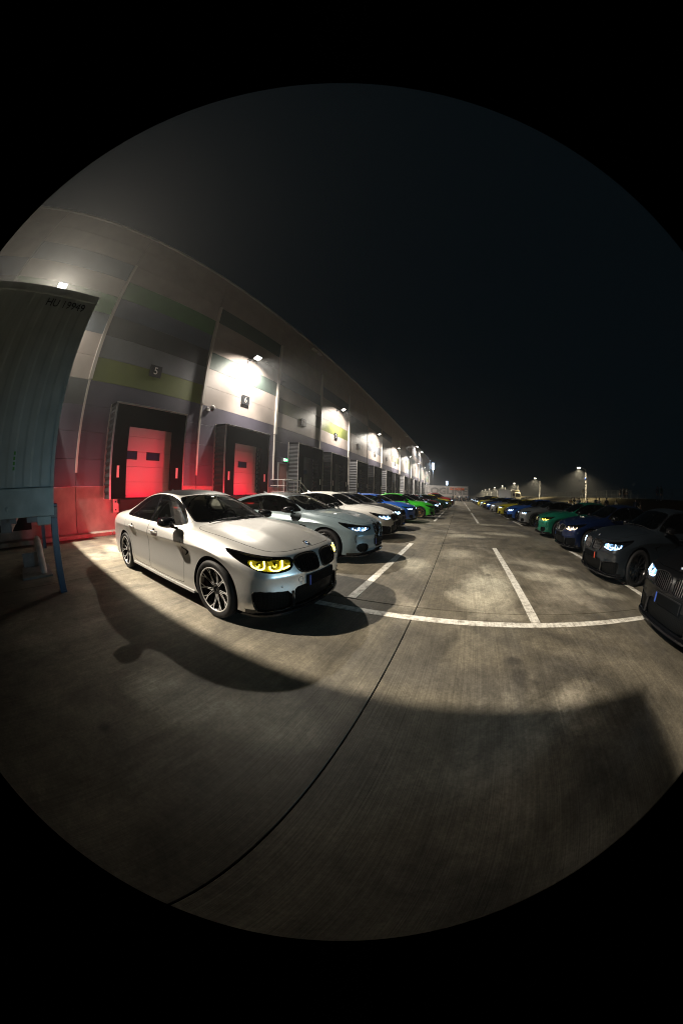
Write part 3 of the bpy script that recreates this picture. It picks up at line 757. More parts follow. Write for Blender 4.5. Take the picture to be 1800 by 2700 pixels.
        g = MB(); g.add([(v[-n + q][0] + .004, v[-n + q][1], v[-n + q][2]) for q in range(n)], [tuple(range(n))]); g.build('mirror_glass', M_MIRROR, mo)
        k_ = MB(); k_.bar((.66 * sx, .86 * wd * sg, .965), (cx + .03, (cyy - .06) * sg, .985), .09, .03); k_.build('mirror_arm', S.get('mirror', M_TRIM), mo)
    # wheels
    w0 = make_wheel(S['wheel'], S['gold'])
    fx_ = [(AX, 1), (AX, -1), (-AX, 1), (-AX, -1)]
    for n_, (ax, sg) in enumerate(fx_):
        w = w0 if n_ == 0 else copy_tree(w0)
        w.parent = root; w.location = (ax, sg * (.945 * wd - .142), .345); w.rotation_euler = (0, .35 * n_, 0 if sg > 0 else math.pi)
    return root

def mesh_mat():
    """honeycomb insert seen in the air intakes"""
    m, N, L, b = nodes_of('intake_mesh'); MATS['intake_mesh'] = m
    b.inputs['Roughness'].default_value = .35
    tc = N.new('ShaderNodeTexCoord'); mp = N.new('ShaderNodeMapping'); mp.inputs['Scale'].default_value = (0, 30, 52); v = N.new('ShaderNodeTexVoronoi'); v.feature = 'DISTANCE_TO_EDGE'; v.inputs['Scale'].default_value = 1.0; v.inputs['Randomness'].default_value = .15
    L.new(tc.outputs['Object'], mp.inputs[0]); L.new(mp.outputs[0], v.inputs['Vector'])
    cr = N.new('ShaderNodeValToRGB'); cr.color_ramp.elements[0].position = .08; b.inputs['Specular IOR Level'].default_value = .03; cr.color_ramp.elements[0].color = (.009, .009, .009, 1); cr.color_ramp.elements[1].position = .14; cr.color_ramp.elements[1].color = (.001, .001, .001, 1)
    L.new(v.outputs['Distance'], cr.inputs[0]); L.new(cr.outputs[0], b.inputs['Base Color'])
    return m
# ---------------------------------------------------------------- concrete yard
XJ0, YJ0, PITCH = -.43, 3.44, 4.84
def concrete(name, base=(.195, .172, .128), dark=(.058, .053, .042)):
    m, N, L, b = nodes_of(name)
    g = N.new('ShaderNodeNewGeometry'); P = g.outputs['Position']
    def mapping(sc, off=(0, 0, 0)):
        mp = N.new('ShaderNodeMapping'); mp.inputs['Scale'].default_value = sc; mp.inputs['Location'].default_value = off; L.new(P, mp.inputs['Vector']); return mp.outputs[0]
    def noise(sc, det=6, rough=.55, off=(0, 0, 0), dist=0.0):
        n = N.new('ShaderNodeTexNoise'); n.inputs['Scale'].default_value = 1; n.inputs['Detail'].default_value = det; n.inputs['Roughness'].default_value = rough; n.inputs['Distortion'].default_value = dist
        L.new(mapping(sc, off), n.inputs['Vector']); return n.outputs['Fac']
    def rng(v, a, b_, c, d):
        r = N.new('ShaderNodeMapRange'); r.inputs[1].default_value = a; r.inputs[2].default_value = b_; r.inputs[3].default_value = c; r.inputs[4].default_value = d; L.new(v, r.inputs[0]); return r.outputs[0]
    def mix(f, a, b_, mode='MIX'):
        x = N.new('ShaderNodeMixRGB'); x.blend_type = mode
        if isinstance(f, float): x.inputs[0].default_value = f
        else: L.new(f, x.inputs[0])
        for i, q in ((1, a), (2, b_)):
            if isinstance(q, tuple): x.inputs[i].default_value = (*q, 1)
            else: L.new(q, x.inputs[i])
        return x.outputs[0]
    def mul(a, b_):
        q = N.new('ShaderNodeMath'); q.operation = 'MULTIPLY'; L.new(a, q.inputs[0])
        if isinstance(b_, float): q.inputs[1].default_value = b_
        else: L.new(b_, q.inputs[1])
        return q.outputs[0]
    def add(a, b_):
        q = N.new('ShaderNodeMath'); q.operation = 'ADD'; L.new(a, q.inputs[0]); L.new(b_, q.inputs[1]); return q.outputs[0]
    blot = noise((.30, .22, .3), 8, .62, dist=.6)
    col = mix(rng(blot, .33, .66, 0, 1), dark, base)
    # old wheel tracks and scrubbed streaks, along and across the lane
    trk = rng(noise((.9, .10, 1), 5, .6, (3, 1, 0), .4), .50, .68, 0, .55); col = mix(trk, col, (.075, .071, .066))
    turn = N.new('ShaderNodeTexWave'); turn.wave_type = 'RINGS'; turn.inputs['Scale'].default_value = .16; turn.inputs['Distortion'].default_value = 5; turn.inputs['Detail'].default_value = 4; turn.inputs['Detail Scale'].default_value = .8
    L.new(mapping((1, 1, 0), (6, -9, 0)), turn.inputs['Vector']); tm = mul(rng(turn.outputs['Fac'], .80, .98, 0, .5), rng(noise((.25, .25, .25), 4, .6, (7, 2, 0)), .45, .6, 0, 1)); col = mix(tm, col, (.06, .056, .05))
    pale = rng(noise((.45, .28, .4), 7, .6, (11, 5, 0), .8), .54, .70, 0, .75); col = mix(pale, col, (.33, .30, .24))
    # scuffed pale patches; the slanting ones are headlight streaks painted into the colour
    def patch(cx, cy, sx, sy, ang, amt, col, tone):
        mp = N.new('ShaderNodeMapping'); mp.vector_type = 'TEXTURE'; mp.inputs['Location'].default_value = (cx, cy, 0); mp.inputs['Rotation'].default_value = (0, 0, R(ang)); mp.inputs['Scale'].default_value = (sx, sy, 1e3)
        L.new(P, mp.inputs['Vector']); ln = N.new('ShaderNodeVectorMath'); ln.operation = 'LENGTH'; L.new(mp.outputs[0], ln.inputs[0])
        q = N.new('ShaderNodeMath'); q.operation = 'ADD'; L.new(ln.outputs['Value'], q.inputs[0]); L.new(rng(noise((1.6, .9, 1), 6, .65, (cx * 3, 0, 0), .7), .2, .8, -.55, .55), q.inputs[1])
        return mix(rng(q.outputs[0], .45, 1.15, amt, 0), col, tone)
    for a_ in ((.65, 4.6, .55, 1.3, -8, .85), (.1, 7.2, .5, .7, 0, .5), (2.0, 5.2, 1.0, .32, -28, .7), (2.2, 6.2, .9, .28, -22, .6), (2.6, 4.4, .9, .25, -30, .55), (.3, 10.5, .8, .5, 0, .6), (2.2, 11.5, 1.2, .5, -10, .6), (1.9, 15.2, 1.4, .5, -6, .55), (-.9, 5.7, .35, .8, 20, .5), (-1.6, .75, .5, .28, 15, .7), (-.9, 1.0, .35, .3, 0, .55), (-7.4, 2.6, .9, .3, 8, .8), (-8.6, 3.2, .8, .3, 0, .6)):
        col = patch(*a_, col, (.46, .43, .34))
    for a_ in ((-.2, 2.5, .35, .7, 12, .6), (.7, 2.3, .12, .12, 0, .8), (.75, 2.05, .1, .13, 0, .7), (1.6, 2.6, 1.3, .16, -35, .5), (1.2, 2.2, 1.2, .12, -42, .45), (-1.6, 2.7, .3, .6, 0, .4), (-7.2, 2.1, .3, .14, 0, .7), (1.4, 12.3, 1.3, .14, 20, .6), (-.2, 8.8, .7, .12, 50, .5)):
        col = patch(*a_, col, (.05, .046, .04))
    # small dark drips and pitting
    v = N.new('ShaderNodeTexVoronoi'); v.inputs['Scale'].default_value = 1.1; L.new(mapping((1, 1, 0)), v.inputs['Vector'])
    drip = mul(rng(v.outputs['Distance'], .03, .09, 1, 0), rng(noise((.5, .5, .5), 2, .5, (2, 9, 0)), .50, .58, 0, .8)); col = mix(drip, col, (.035, .033, .03))
    mot = noise((2.6, 1.7, 2), 8, .68, (4, 4, 0), .5); col = mix(1.0, col, rng(mot, .32, .68, .62, 1.34), 'MULTIPLY')
    spk = noise((13, 11, 12), 4, .7, (8, 1, 0)); col = mix(1.0, col, rng(spk, .3, .7, .80, 1.16), 'MULTIPLY')
    fine = noise((38, 38, 38), 5, .7); col = mix(1.0, col, rng(fine, .3, .7, .72, 1.22), 'MULTIPLY')
    # broom finish: fine grooves running down the lane
    w1 = noise((95, .9, 1), 3, .65); w2 = noise((30, .30, 1), 3, .6, (1, 0, 0)); broom = add(w1, w2)
    col = mix(1.0, col, rng(broom, .78, 1.22, .84, 1.14), 'MULTIPLY')
    oi = N.new('ShaderNodeObjectInfo'); col = mix(1.0, col, rng(oi.outputs['Random'], 0, 1, .88, 1.08), 'MULTIPLY')
    L.new(col, b.inputs['Base Color'])
    L.new(rng(blot, .35, .65, .50, .72), b.inputs['Roughness']); b.inputs['Specular IOR Level'].default_value = .45
    bp = N.new('ShaderNodeBump'); bp.inputs['Strength'].default_value = .38; bp.inputs['Distance'].default_value = .005
    L.new(add(broom, mul(fine, .5)), bp.inputs['Height']); L.new(bp.outputs[0], b.inputs['Normal'])
    MATS[name] = m
    return m
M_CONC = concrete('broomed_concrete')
M_BASE = mat('joint_filler', (.012, .012, .012), .9)
def ground_sheet():
    # one sheet to the horizon; the verge on the right rises to a bank
    xs = [-400, -60, -10.1, 13.93, 15, 17, 19, 21, 23, 25, 27, 28.5, 30, 33, 38, 60, 400]
    def zz(x):
        if x <= 13.93: return -.014
        if x < 29: t = (x - 13.93) / 15.07; return -.014 + 2.55 * (t ** 1.25)
        return 2.536 + .05 * (min(x, 38) - 29)
    ys = [-300, -40, -11, 0, 15, 30, 45, 60, 80, 100, 140, 200, 320, 700]
    v = [(x, y, zz(x)) for y in ys for x in xs]; n = len(xs)
    f = [(j * n + i, j * n + i + 1, (j + 1) * n + i + 1, (j + 1) * n + i) for j in range(len(ys) - 1) for i in range(n - 1)]
    m, N, L, b = nodes_of('dark_grass_and_filler')
    g = N.new('ShaderNodeNewGeometry'); nz = N.new('ShaderNodeTexNoise'); nz.inputs['Scale'].default_value = 2.5; nz.inputs['Detail'].default_value = 10; L.new(g.outputs['Position'], nz.inputs['Vector'])
    cr = N.new('ShaderNodeValToRGB'); cr.color_ramp.elements[0].position = .35; cr.color_ramp.elements[0].color = (.014, .013, .008, 1); cr.color_ramp.elements[1].position = .7; cr.color_ramp.elements[1].color = (.045, .038, .023, 1)
    L.new(nz.outputs['Fac'], cr.inputs[0]); sx = N.new('ShaderNodeSeparateXYZ'); L.new(g.outputs['Position'], sx.inputs[0])
    lt = N.new('ShaderNodeMath'); lt.operation = 'GREATER_THAN'; lt.inputs[1].default_value = 13.95; L.new(sx.outputs[0], lt.inputs[0])
    mx = N.new('ShaderNodeMixRGB'); mx.inputs[1].default_value = (.012, .012, .012, 1); L.new(lt.outputs[0], mx.inputs[0]); L.new(cr.outputs[0], mx.inputs[2]); L.new(mx.outputs[0], b.inputs['Base Color'])
    bp = N.new('ShaderNodeBump'); bp.inputs['Strength'].default_value = .8; bp.inputs['Distance'].default_value = .06; L.new(nz.outputs['Fac'], bp.inputs['Height']); L.new(bp.outputs[0], b.inputs['Normal']); b.inputs['Roughness'].default_value = .95; b.inputs['Specular IOR Level'].default_value = 0
    mb = MB(); mb.add(v, f, False); o = mb.build('ground', m); tag(o, kind='structure')
    return o
GROUND = ground_sheet()
pave = empty('pavement'); tag(pave, kind='structure')
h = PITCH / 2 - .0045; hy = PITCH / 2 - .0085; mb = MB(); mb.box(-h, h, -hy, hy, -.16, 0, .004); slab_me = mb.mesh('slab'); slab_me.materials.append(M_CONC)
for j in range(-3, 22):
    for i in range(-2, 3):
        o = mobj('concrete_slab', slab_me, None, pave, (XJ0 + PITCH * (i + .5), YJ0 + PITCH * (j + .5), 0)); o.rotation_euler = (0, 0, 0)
# painted bay lines, worn
def line_paint():
    m, N, L, b = nodes_of('worn_white_line_paint')
    g = N.new('ShaderNodeNewGeometry'); n = N.new('ShaderNodeTexNoise'); n.inputs['Scale'].default_value = 11; n.inputs['Detail'].default_value = 9; n.inputs['Roughness'].default_value = .7; L.new(g.outputs['Position'], n.inputs['Vector'])
    mp = N.new('ShaderNodeMapping'); mp.inputs['Scale'].default_value = (60, .8, 1); L.new(g.outputs['Position'], mp.inputs[0]); n2 = N.new('ShaderNodeTexNoise'); n2.inputs['Scale'].default_value = 1; n2.inputs['Detail'].default_value = 4; L.new(mp.outputs[0], n2.inputs['Vector'])
    a = N.new('ShaderNodeMath'); a.operation = 'ADD'; L.new(n.outputs['Fac'], a.inputs[0]); wk = N.new('ShaderNodeMapRange'); wk.inputs[1].default_value = 0; wk.inputs[2].default_value = 1; wk.inputs[3].default_value = .33; wk.inputs[4].default_value = .67; L.new(n2.outputs['Fac'], wk.inputs[0]); L.new(wk.outputs[0], a.inputs[1])
    cr = N.new('ShaderNodeValToRGB'); cr.color_ramp.elements[0].position = .40; cr.color_ramp.elements[0].color = (.20, .18, .15, 1); cr.color_ramp.elements[1].position = .53; cr.color_ramp.elements[1].color = (.70, .68, .62, 1)
    hf = N.new('ShaderNodeMath'); hf.operation = 'MULTIPLY'; hf.inputs[1].default_value = .5; L.new(a.outputs[0], hf.inputs[0]); L.new(hf.outputs[0], cr.inputs[0]); L.new(cr.outputs[0], b.inputs['Base Color']); b.inputs['Roughness'].default_value = .6
    return m
M_LINE = line_paint()
lines = empty('road_marking'); tag(lines, kind='structure')
def stripe(x0, x1, y0, y1):
    mb = MB(); mb.box(x0, x1, y0, y1, .001, .004); mb.build('painted_line', M_LINE, lines)
lw = .065
stripe(-3.2, 11.5, 3.10 - lw, 3.10 + lw)
stripe(-1.35 - lw, -1.35 + lw, 3.46, 8.22); stripe(1.14 - lw, 1.14 + lw, 3.18, 8.25); stripe(3.72 - lw, 3.72 + lw, 3.18, 8.25)
for k in range(1, 5):
    for x in (-1.35, 1.14, 3.72): stripe(x - lw, x + lw, 3.4 + 12.3 * k, 3.4 + 12.3 * k + 10 - 2 * (k == 0))

# ---------------------------------------------------------------- warehouse
WX = -10.5; ROOF = 13.3
BAY = 5.8; BAY0 = 2.0
def clad(name, col, rough=.45):
    m, N, L, b = nodes_of(name)
    tc = N.new('ShaderNodeTexCoord'); mp = N.new('ShaderNodeMapping'); mp.inputs['Scale'].default_value = (1, .6, 14); L.new(tc.outputs['Object'], mp.inputs[0])
    w = N.new('ShaderNodeTexWave'); w.bands_direction = 'Z'; w.inputs['Scale'].default_value = 1.2; L.new(mp.outputs[0], w.inputs['Vector'])
    n = N.new('ShaderNodeTexNoise'); n.inputs['Scale'].default_value = 1.3; n.inputs['Detail'].default_value = 8; g = N.new('ShaderNodeNewGeometry'); L.new(g.outputs['Position'], n.inputs['Vector'])
    mr = N.new('ShaderNodeMapRange'); mr.inputs[1].default_value = .3; mr.inputs[2].default_value = .75; mr.inputs[3].default_value = .86; mr.inputs[4].default_value = 1.06; L.new(n.outputs['Fac'], mr.inputs[0])
    mx = N.new('ShaderNodeMixRGB'); mx.blend_type = 'MULTIPLY'; mx.inputs[0].default_value = 1; mx.inputs[1].default_value = (*col, 1); L.new(mr.outputs[0], mx.inputs[2]); L.new(mx.outputs[0], b.inputs['Base Color'])
    b.inputs['Roughness'].default_value = rough; b.inputs['Metallic'].default_value = .0
    bp = N.new('ShaderNodeBump'); bp.inputs['Strength'].default_value = .12; bp.inputs['Distance'].default_value = .004; L.new(w.outputs['Fac'], bp.inputs['Height']); L.new(bp.outputs[0], b.inputs['Normal'])
    return m
PAL = {'L': clad('light_grey_cladding', (.37, .32, .295)), 'D': clad('dark_plum_grey_cladding', (.085, .078, .105)), 'B': clad('blue_grey_cladding', (.11, .13, .155)),
       'M': clad('mid_grey_cladding', (.155, .16, .18)), 'K': clad('charcoal_cladding', (.058, .060, .064)), 'N': clad('navy_grey_cladding', (.075, .088, .12)),
       'G': clad('green_cladding', (.055, .115, .05)), 'Y': clad('lime_green_cladding', (.135, .155, .045)), 'O': clad('olive_cladding', (.10, .105, .06)), 'T': clad('slate_green_cladding', (.075, .10, .09))}
ZS = [1.68, 2.62, 3.56, 4.50, 5.45, 6.40, 7.36, 8.30, 9.22, 10.18, 11.18, 12.24, ROOF - .06]
#        rows from 4.50 upwards to 11.18 (7 rows), per bay; below 4.50 dark, above 11.18 light
PATT = {-1: 'KLLMGLB', 0: 'YMKNGLL'.replace('YM', 'YM'), 1: 'LLTLLTL', 2: 'LOLBLLL', 3: 'LYLLLBL', 4: 'LLMTLLL', 5: 'LMLLTLL', 6: 'LLLLLBL', 7: 'LOLLLLL'}
# first character sits on 4.50-5.45
PATT = {-2: 'DLBLKNL', -1: 'KLLBGLB', 0: 'DYMKNGL', 1: 'DLLTLLT', 2: 'DLOLBLL', 3: 'DLYLLBL', 4: 'DLLTTLL', 5: 'DLMLLTL', 6: 'DLLLLBL', 7: 'DLOLLLL', 8: 'DLLMLLL'}
wh = empty('warehouse', (WX, 0, 0)); tag(wh, 'long grey logistics warehouse with striped cladding, loading docks and wall lamps', 'warehouse')
M_PLINTH = mat('concrete_plinth', (.30, .28, .26), .8, noise=.25, nscale=1.7, bump=.25, bscale=30)
M_FLASH = mat('metal_flashing', (.42, .41, .40), .35, metal=.6)
M_SEAM = mat('pale_seam_strip', (.52, .48, .44), .4)
NB0, NB1 = -4, 17
pm_cache = {}
def panel_mesh(z0, z1, key):
    if (z0, z1, key) not in pm_cache:
        mb = MB(); mb.box(-.10, 0, .012, BAY - .012, .004, z1 - z0 - .004, .003); me = mb.mesh('wall_panel'); me.materials.append(PAL[key]); pm_cache[(z0, z1, key)] = me
    return pm_cache[(z0, z1, key)]
prnd = random.Random(3)
for bnum in range(NB0, NB1):
    pat = PATT.get(bnum) or ''.join(['D'] + [prnd.choice('LLLLLMTBO') for _ in range(6)])
    for r in range(12):
        key = 'D' if r < 3 else pat[r - 3] if r < 10 else 'L'
        mobj('wall_panel', panel_mesh(ZS[r], ZS[r + 1], key), None, wh, (0, BAY0 + BAY * bnum, ZS[r]))
    mb = MB(); mb.box(-.10, .02, .012, BAY - .012, 0, 1.675, .01); mb.build('plinth_panel', M_PLINTH, wh, (0, BAY0 + BAY * bnum, 0))
    if bnum > NB0:
        # every seam carries a pale cover strip; every second one a downpipe
        y = BAY0 + BAY * bnum
        if bnum % 2 == 0 or bnum in (1, 3): mb = MB(); mb.box(.0, .12, y - .075, y + .075, 5.45 if bnum != 2 else 4.9, 11.15, .008); mb.box(.0, .07, y - .055, y + .03, 2.15, 5.45); mb.build('downpipe', M_SEAM, wh)
        else: mb = MB(); mb.box(.0, .035, y - .05, y + .05, 1.7, 11.15, .005); mb.build('seam_strip', M_FLASH, wh)
Y0w, Y1w = BAY0 + BAY * NB0, BAY0 + BAY * NB1
mb = MB(); mb.box(-.35, .09, Y0w - .1, Y1w + .1, ROOF - .06, ROOF + .04, .01); mb.build('roof_edge', M_FLASH, wh)
mb = MB(); mb.box(-50, -.11, Y0w, Y1w, 0, ROOF - .1); mb.build('hall', PAL['M'], wh)
mb = MB(); mb.box(-.1, .06, Y0w, Y1w, 1.676, 1.69); mb.build('drip_sill', M_FLASH, wh)
for y in (17.7, 18.5, 53, 54.5):
    mb = MB(); mb.box(0, .30, y - .32, y + .32, 12.72, 12.80, .01); mb.build('overflow_spout', M_FLASH, wh)
# kerb of the building
kb = empty('kerb'); tag(kb, kind='structure')
mb = MB(); mb.box(-.48, 0, 0, 2.38, 0, .13, .012); km = mb.mesh('kerb_stone'); km.materials.append(mat('kerb_concrete', (.36, .33, .29), .75, noise=.2, nscale=5))
for k in range(34): mobj('kerb_stone', km, None, kb, (-10.02, -11 + 2.4 * k, .0))

# loading docks
M_CURT = mat('black_dock_curtain', (.005, .005, .006), .85, spec=.0)
M_ALU = mat('aluminium_edge', (.55, .53, .51), .35, metal=.7)
M_DOOR = mat('pale_dock_door', (.46, .45, .45), .38, bump=.05, bscale=200)
M_DOORD = mat('dark_dock_door', (.10, .095, .10), .45)
M_DWIN = mat('dock_door_window', (.02, .05, .10), .08, coat=.5)
M_DWINF = mat('window_frame_black', (.01, .01, .01), .4)
M_REFLECT = mat('white_marker_strip', (.75, .72, .70), .5)
M_FABRIC = mat('ribbed_grey_fabric', (.048, .048, .052), .6, spec=.2)
M_BUMP = mat('rubber_dock_bumper', (.10, .095, .09), .6)
M_BUMPER_PL = mat('steel_bumper_plate', (.45, .42, .40), .45, metal=.4)
DOCKS = [(-1.0, 'four', 1), (4.86, '5', 0), (10.48, '6', 0), (16.80, '7', 1), (21.6, '8', 1), (27.15, '9', 1), (32.6, '10', 1), (38.2, '11', 1), (43.5, '12', 1), (50.2, '13', 1), (55.8, '14', 1), (61.2, '15', 1), (67.0, '16', 1), (72.4, '17', 1), (78.2, '18', 1), (84.0, '19', 1)]
DOCK_LABEL = {'four': 'loading dock hidden behind the swap body container at far left', '5': 'loading dock below the number 5 sign, pale door lit bright red', '6': 'loading dock below the number 6 sign, dim red door with one window',
  '7': 'dark loading dock just past the exit door and its stair', '8': 'dark loading dock below the lime green panel and number 8 sign', '9': 'dark loading dock beyond the number 8 dock, with ribbed side showing', '10': 'dark loading dock, second beyond the number 8 sign', '11': 'dark loading dock, third beyond the number 8 sign', '12': 'dark loading dock just before the far handrail stair'}
TOP = 4.5
def make_dock(i):
    yc, num, dark = DOCKS[i]
    far = i >= 9
    d = empty('loading_dock', (WX, yc, 0))
    tag(d, DOCK_LABEL.get(num, 'distant dark loading dock, %s past the far handrail stair' % ['first', 'second', 'third', 'fourth', 'fifth', 'sixth', 'seventh'][i - 9] if far else None), 'loading dock', 'loading docks along the warehouse wall')
    hw = 1.64; P = .80; ow = .98                                      # half width, projection, half opening between the curtains
    for sg in (-1, 1):
        mb = MB(); z = 1.24; n = 26; v = []
        st = (TOP - 1.24) / n
        for k in range(n + 1):                                        # pleated fabric cheeks
            dd = .045 if k % 2 else 0
            v += [(0.02, sg * (hw - dd), z + st * k), (P - .03, sg * (hw - dd), z + st * k)]
        mb.add(v, [(2 * k, 2 * k + 1, 2 * k + 3, 2 * k + 2) for k in range(n)]); mb.build('pleated_cheek', M_FABRIC, d)
        mb = MB(); mb.box(P - .012, P + .012, *sorted((sg * ow, sg * (hw - .01))), 1.24, TOP - .01); mb.build('side_curtain', M_CURT, d)
        mb = MB(); mb.box(P - .02, P + .03, sg * hw - .03, sg * hw + .03, 1.22, TOP + .02, .004); mb.box(0, .05, sg * hw - .03, sg * hw + .03, 1.22, TOP + .15, .004); mb.build('edge_profile', M_ALU, d)
        mb = MB(); mb.box(P + .0125, P + .018, sg * 1.33 - .05, sg * 1.33 + .05, 1.95, 2.35); mb.build('marker_strip', M_REFLECT, d)
        mb = MB(); mb.box(.02, .20, sg * 1.18 - .12, sg * 1.18 + .12, .74, 1.22, .01); bo = mb.build('dock_bumper', M_BUMPER_PL if not far else M_BUMP, d)
        if not far:
            for zz in (.84, 1.12): mb = MB(); mb.lathe([(0, .216), (.022, .215), (.028, .2)], 10, 'x', (0, sg * 1.18, zz)); mb.build('bolt', M_CURT, bo)
    mb = MB(); mb.box(P - .012, P + .012, -hw + .02, hw - .02, 3.72, TOP - .01); mb.build('head_curtain', M_CURT, d)
    mb = MB(); mb.box(P - .02, P + .03, -hw - .03, hw + .03, TOP - .0, TOP + .06, .004); mb.build('head_profile', M_ALU, d)
    mb = MB(); mb.add([(.0, -hw, TOP + .14), (.0, hw, TOP + .14), (P, hw, TOP + .06), (P, -hw, TOP + .06), (.0, -hw, TOP + .02), (.0, hw, TOP + .02), (P, hw, TOP), (P, -hw, TOP)], [(0, 1, 2, 3), (7, 6, 5, 4), (0, 3, 7, 4), (1, 5, 6, 2)]); mb.build('shelter_roof', M_CURT, d)
    dm = M_DOORD if dark else M_DOOR
    dr = empty('dock_door', (0.03, 0, 0), 0, d); dr['kind'] = 'thing'
    for k in range(5):
        mb = MB(); mb.box(0, .035, -1.42, 1.42, 1.26 + .57 * k, 1.26 + .57 * k + .562, .005); mb.build('door_panel', dm, dr)
    for y in ((-.55, .55) if num == '5' else (.35,)):
        mb = MB(); mb.box(.036, .05, y - .33, y + .33, 2.66, 2.98, .006); wo = mb.build('door_window', M_DWINF, dr)
        mb = MB(); mb.box(.0505, .054, y - .29, y + .29, 2.70, 2.94); mb.build('pane', M_DWIN, dr)
    mb = MB(); mb.box(.0, .5, -1.1, 1.1, 1.06, 1.20); mb.box(.02, .10, -1.05, 1.05, .42, 1.06); mb.build('dock_leveller', M_BASE, d)
    return d
for i in range(len(DOCKS)): make_dock(i)
# number plates above the docks
M_SIGNBLK = mat('sign_black', (.012, .013, .016), .5); M_SIGNW = mat('sign_white', (.78, .74, .72), .5)
SIGNY = [(4.97, '5', 'number 5 sign on the lime green wall panel above the bright red door'), (10.77, '6', 'number 6 sign on the pale wall just below the brightest floodlight'), (16.9, '7', 'number 7 sign below the olive panel, above the exit sign stair'), (22.3, '8', 'number 8 sign beside the small lime green wall panel'),
         (28.1, '9', 'faint number 9 sign on the pale wall, first beyond the lime green panel'), (33.8, '10', 'faint number 10 sign under the fourth floodlight'), (39.6, '11', 'tiny number 11 sign on the wall between the fourth and fifth floodlights'), (45.0, '12', 'tiny number 12 sign in the glare under the fifth floodlight')]
for y, t, slab in SIGNY:
    s_ = empty('dock_number_sign', (WX + .02, y, 6.36)); tag(s_, slab, 'sign', 'dock number signs')
    mb = MB(); mb.box(0, .03, -.30, .30, -.26, .26, .004); mb.build('sign_plate', M_SIGNBLK, s_)
    tx_ = text_obj('sign_number', t, .46, M_SIGNW, s_); tx_.rotation_euler = (R(90), 0, R(90)); tx_.location = (.034, 0, 0)

# wall floodlights: these are what lights the yard
M_HOUSE = mat('lamp_housing_grey', (.20, .20, .21), .4, metal=.5)
E_LAMP = emat('lit_flood_glass', (1.0, .93, .82), 30.0)
LAMP_COL = (1.0, .915, .79)
LY = [-1.0, 10.7, 22.4, 33.6, 44.8, 55.4, 67.2, 78.5, 90.1]
def flood_label(k):
    return ['lit wall floodlight glaring over the top of the swap body container', 'brightest lit wall floodlight, above and left of the number 6 sign', 'lit wall floodlight above the lime green panel near number 8'][k] if k < 3 else \
        'lit wall floodlight, %s along the wall beyond the number 8 sign' % ['first', 'second', 'third', 'fourth', 'fifth', 'sixth'][k - 3]
for k, y in enumerate(LY):
    l = empty('wall_floodlight', (WX, y, 8.5 if k == 0 else 8.72)); tag(l, flood_label(k), 'floodlight', 'floodlights along the warehouse wall')
    mb = MB(); mb.box(0, .04, -.10, .10, -.15, .15, .005); mb.bar((.04, 0, .02), (.55, 0, .10), .05, .05); mb.build('bracket', M_HOUSE, l)
    t_ = R(26); U_, N_ = Vector((math.cos(t_), 0, math.sin(t_))), Vector((-math.sin(t_), 0, math.cos(t_)))
    def Q(u, v, w): return Vector((.66, v, .05)) + U_ * u + N_ * w
    mb = MB(); vs = [Q(u, v, w) for w in (0, .09) for v in (-.24, .24) for u in (-.17, .17)]
    mb.add(vs, [(0, 2, 3, 1), (4, 5, 7, 6), (0, 1, 5, 4), (2, 6, 7, 3), (0, 4, 6, 2), (1, 3, 7, 5)]); mb.build('housing', M_HOUSE, l)
    mb = MB(); mb.add([Q(u, v, -.006) for v in (-.21, .21) for u in (-.14, .14)], [(0, 2, 3, 1)]); mb.build('lamp_glass', E_LAMP, l)
    ld = bpy.data.lights.new('flood', 'SPOT'); ld.energy = WALL_LAMP_POWER * (11.3, 6.6, 2.3, 2.5, 5)[min(k, 4)]; ld.color = (1.0, .875, .70) if k == 0 else LAMP_COL; ld.shadow_soft_size = .10; ld.spot_size = R(101 if k < 2 else 122); ld.spot_blend = 1.0
    lo = bpy.data.objects.new('flood_beam', ld); link(lo, l); lo.location = Q(0, 0, -.14); lo.rotation_euler = (0, R(-30 if k == 0 else -26), 0)
    # added spill spot washes the wall, standing in for the lamp's bloom
    ld = bpy.data.lights.new('flood_spill', 'SPOT'); ld.energy = WALL_LAMP_POWER * (.30, 1.25, 1.6, 2.2, 4.5)[min(k, 4)]; ld.color = LAMP_COL; ld.shadow_soft_size = .16; ld.spot_size = R(165); ld.spot_blend = .5
    lo = bpy.data.objects.new('flood_spill', ld); link(lo, l); lo.location = (.60, 0, -.28); lo.rotation_euler = (0, R(42), 0)
# floods under the roof edge further along
for k, y in enumerate((65.5, 73.5)):
    l = empty('roof_floodlight', (WX, y, 12.55)); tag(l, ('glaring floodlight under the roof edge above the far docks, nearer one', 'glaring floodlight under the roof edge above the far docks, farther one')[k], 'floodlight', 'floodlights under the roof edge')
    mb = MB(); mb.box(0, .5, -.06, .06, .02, .10, .01); mb.build('bracket', M_HOUSE, l)
    mb = MB(); mb.box(.35, .75, -.5, .5, -.05, .12, .02); mb.build('housing', M_HOUSE, l)
    mb = MB(); mb.box(.38, .74, -.48, .48, -.13, -.052, .02); mb.build('lamp_glass', emat('roof_flood_glass', (1, .97, .92), 25), l)
    ld = bpy.data.lights.new('roof_flood', 'SPOT'); ld.energy = WALL_LAMP_POWER * 1.6; ld.color = (1, .95, .88); ld.shadow_soft_size = .3; ld.spot_size = R(160); ld.spot_blend = .6
    lo = bpy.data.objects.new('roof_flood', ld); link(lo, l); lo.location = (.56, 0, -.35)
